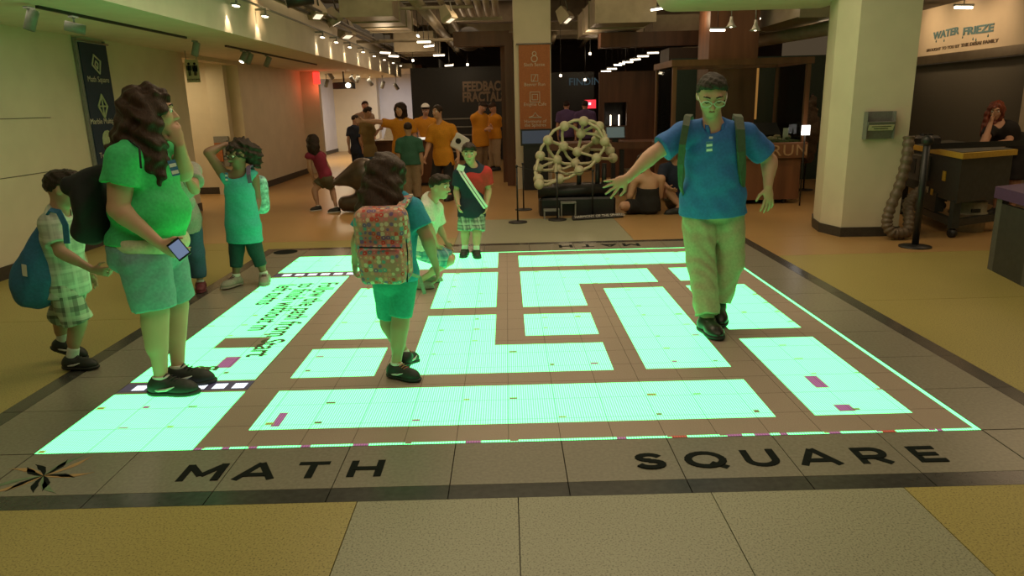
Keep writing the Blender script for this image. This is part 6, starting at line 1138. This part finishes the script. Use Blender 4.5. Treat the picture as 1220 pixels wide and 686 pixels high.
far_person('second staff member in amber polo facing the man with folded hands', 589, 0, -.9, 1.70, 'polo_amber', 'khaki', ('short', 'hair_brown'), dict(HD=(587, 128, -.05), N=(588, 138), elR=(594, 155), wrR=(584, 153, -.1), elL=(594, 154), wrL=(584, 155, -.1)), Y=12.4, face=V(-.6, -.5, -.5))
for k_, (px, Yk, sm, lb) in enumerate([(675, 13.0, 'purple_cloth', 'visitor in purple shirt seen from behind near the far red screen'), (697, 12.0, 'purple_cloth', 'visitor in lilac shirt standing in front of the red screen')]):
    far_person(lb, px, 0, 2.9, 1.62, sm, 'pant_black', ('short', 'hair_dark'), {}, Y=Yk, res=.02, face=V(.2, 1, 0), detail=False)
# ---------------------------------------------------------------- people sitting on the floor behind the ball sculpture
Y0 = 4.75; q = q_(Y0)
h0 = q(767, 192, -.02)
human('woman in strapless black dress sitting on the floor with her back turned', V(q(770, 258)[0], Y0, 0), 2.6, 1.62, hh=.21, g=1.05, sw=.165, skin='skin_light', hair=('long', 'hair_dark', [(h0, h0+V(-.02, .08, -.12), .11, .06)], (.006, 60)),
      J=dict(N=q(772, 208), P=V(q(772, 248)[0], Y0+.05, .13), HD=h0, shL=q(756, 214), shR=q(788, 213), elL=q(751, 232, .02), wrL=q(748, 243, .12), elR=q(786, 234, .1), wrR=q(770, 243, .25), knL=V(q(742, 250)[0], Y0-.05, .14), anL=V(q(760, 254)[0], Y0+.3, .07), knR=V(q(784, 250)[0], Y0+.36, .2), anR=V(q(762, 250)[0], Y0+.45, .07), toeL=V(1, .3, 0), toeR=V(-1, .3, 0)),
      face=V(-.3, .9, -.3), legs=dict(m='dress_black', name='skirt', len=.8, loose=.02, top=.1), shirt=dict(m='dress_black', name='dress_top', sleeve=0, top=-.115, hem=-.05, loose=.012), shoes=dict(m='shoe_black', sole='rubber_black'), res=.012)
Y0 = 3.88; q = q_(Y0)
h0 = q(1187, 131)
human('red haired woman in black dress leaning on the machine table hand at face', V(q(1202, 180)[0], Y0, 0), -1.0, 1.66, hh=.215, skin='skin_light', hair=('long', 'hair_auburn', [(h0, h0+V(.03, .05, -.15), .10, .08), (h0+V(-.06, .03, -.05), h0+V(-.10, .02, -.30), .06, .05), (h0+V(.06, .05, -.1), h0+V(.05, .07, -.26), .07, .05)], (.006, 60)),
      J=dict(N=q(1192, 149), HD=h0, shR=q(1178, 156, -.03), shL=q(1206, 154, .05), elR=q(1171, 174, -.22), wrR=q(1180, 147, -.17), elL=q(1201, 170, -.2), wrL=q(1174, 174, -.30), P=V(q(1206, 190)[0], Y0+.02, .86)), face=V(-.6, -.7, -.35), shirt=dict(m='dress_black', name='dress_top', sleeve=.35, hem=-.05, loose=.012, neck=1.3), legs=dict(m='dress_black', name='skirt', len=.9, loose=.03), shoes=dict(m='shoe_black', sole='rubber_black'), res=.011)
# second sitter, mostly behind the man
Y0 = 5.1; q = q_(Y0)
human('person in dark clothes sitting on the floor beside the woman in the strapless dress', V(q(808, 255)[0], Y0, 0), .2, 1.66, hh=.21, skin='skin_tan', hair=('short', 'hair_dark'),
      J=dict(N=V(q(806, 214)[0], Y0+.1, .66), P=V(q(810, 250)[0], Y0+.15, .13), HD=V(q(800, 205)[0], Y0+.02, .84), knR=V(q(793, 250)[0], Y0-.22, .30), anR=V(q(806, 255)[0], Y0-.30, .07), knL=V(q(826, 250)[0], Y0-.2, .3), anL=V(q(800, 255)[0], Y0-.36, .07), toeR=V(1, -.2, 0), toeL=V(-1, -.2, 0), elR=V(q(786, 240)[0], Y0-.05, .42), wrR=V(q(792, 245)[0], Y0-.28, .36), elL=V(q(822, 240)[0], Y0-.05, .42), wrL=V(q(812, 245)[0], Y0-.28, .36)),
      face=V(-.3, -.8, -.4), shirt=dict(m='tee_navy', sleeve=.7, hem=-.03, loose=.018), legs=dict(m='short_olive', len=.8, loose=.02, name='shorts'), shoes=dict(m='shoe_black', sole='rubber_black'), res=.013)
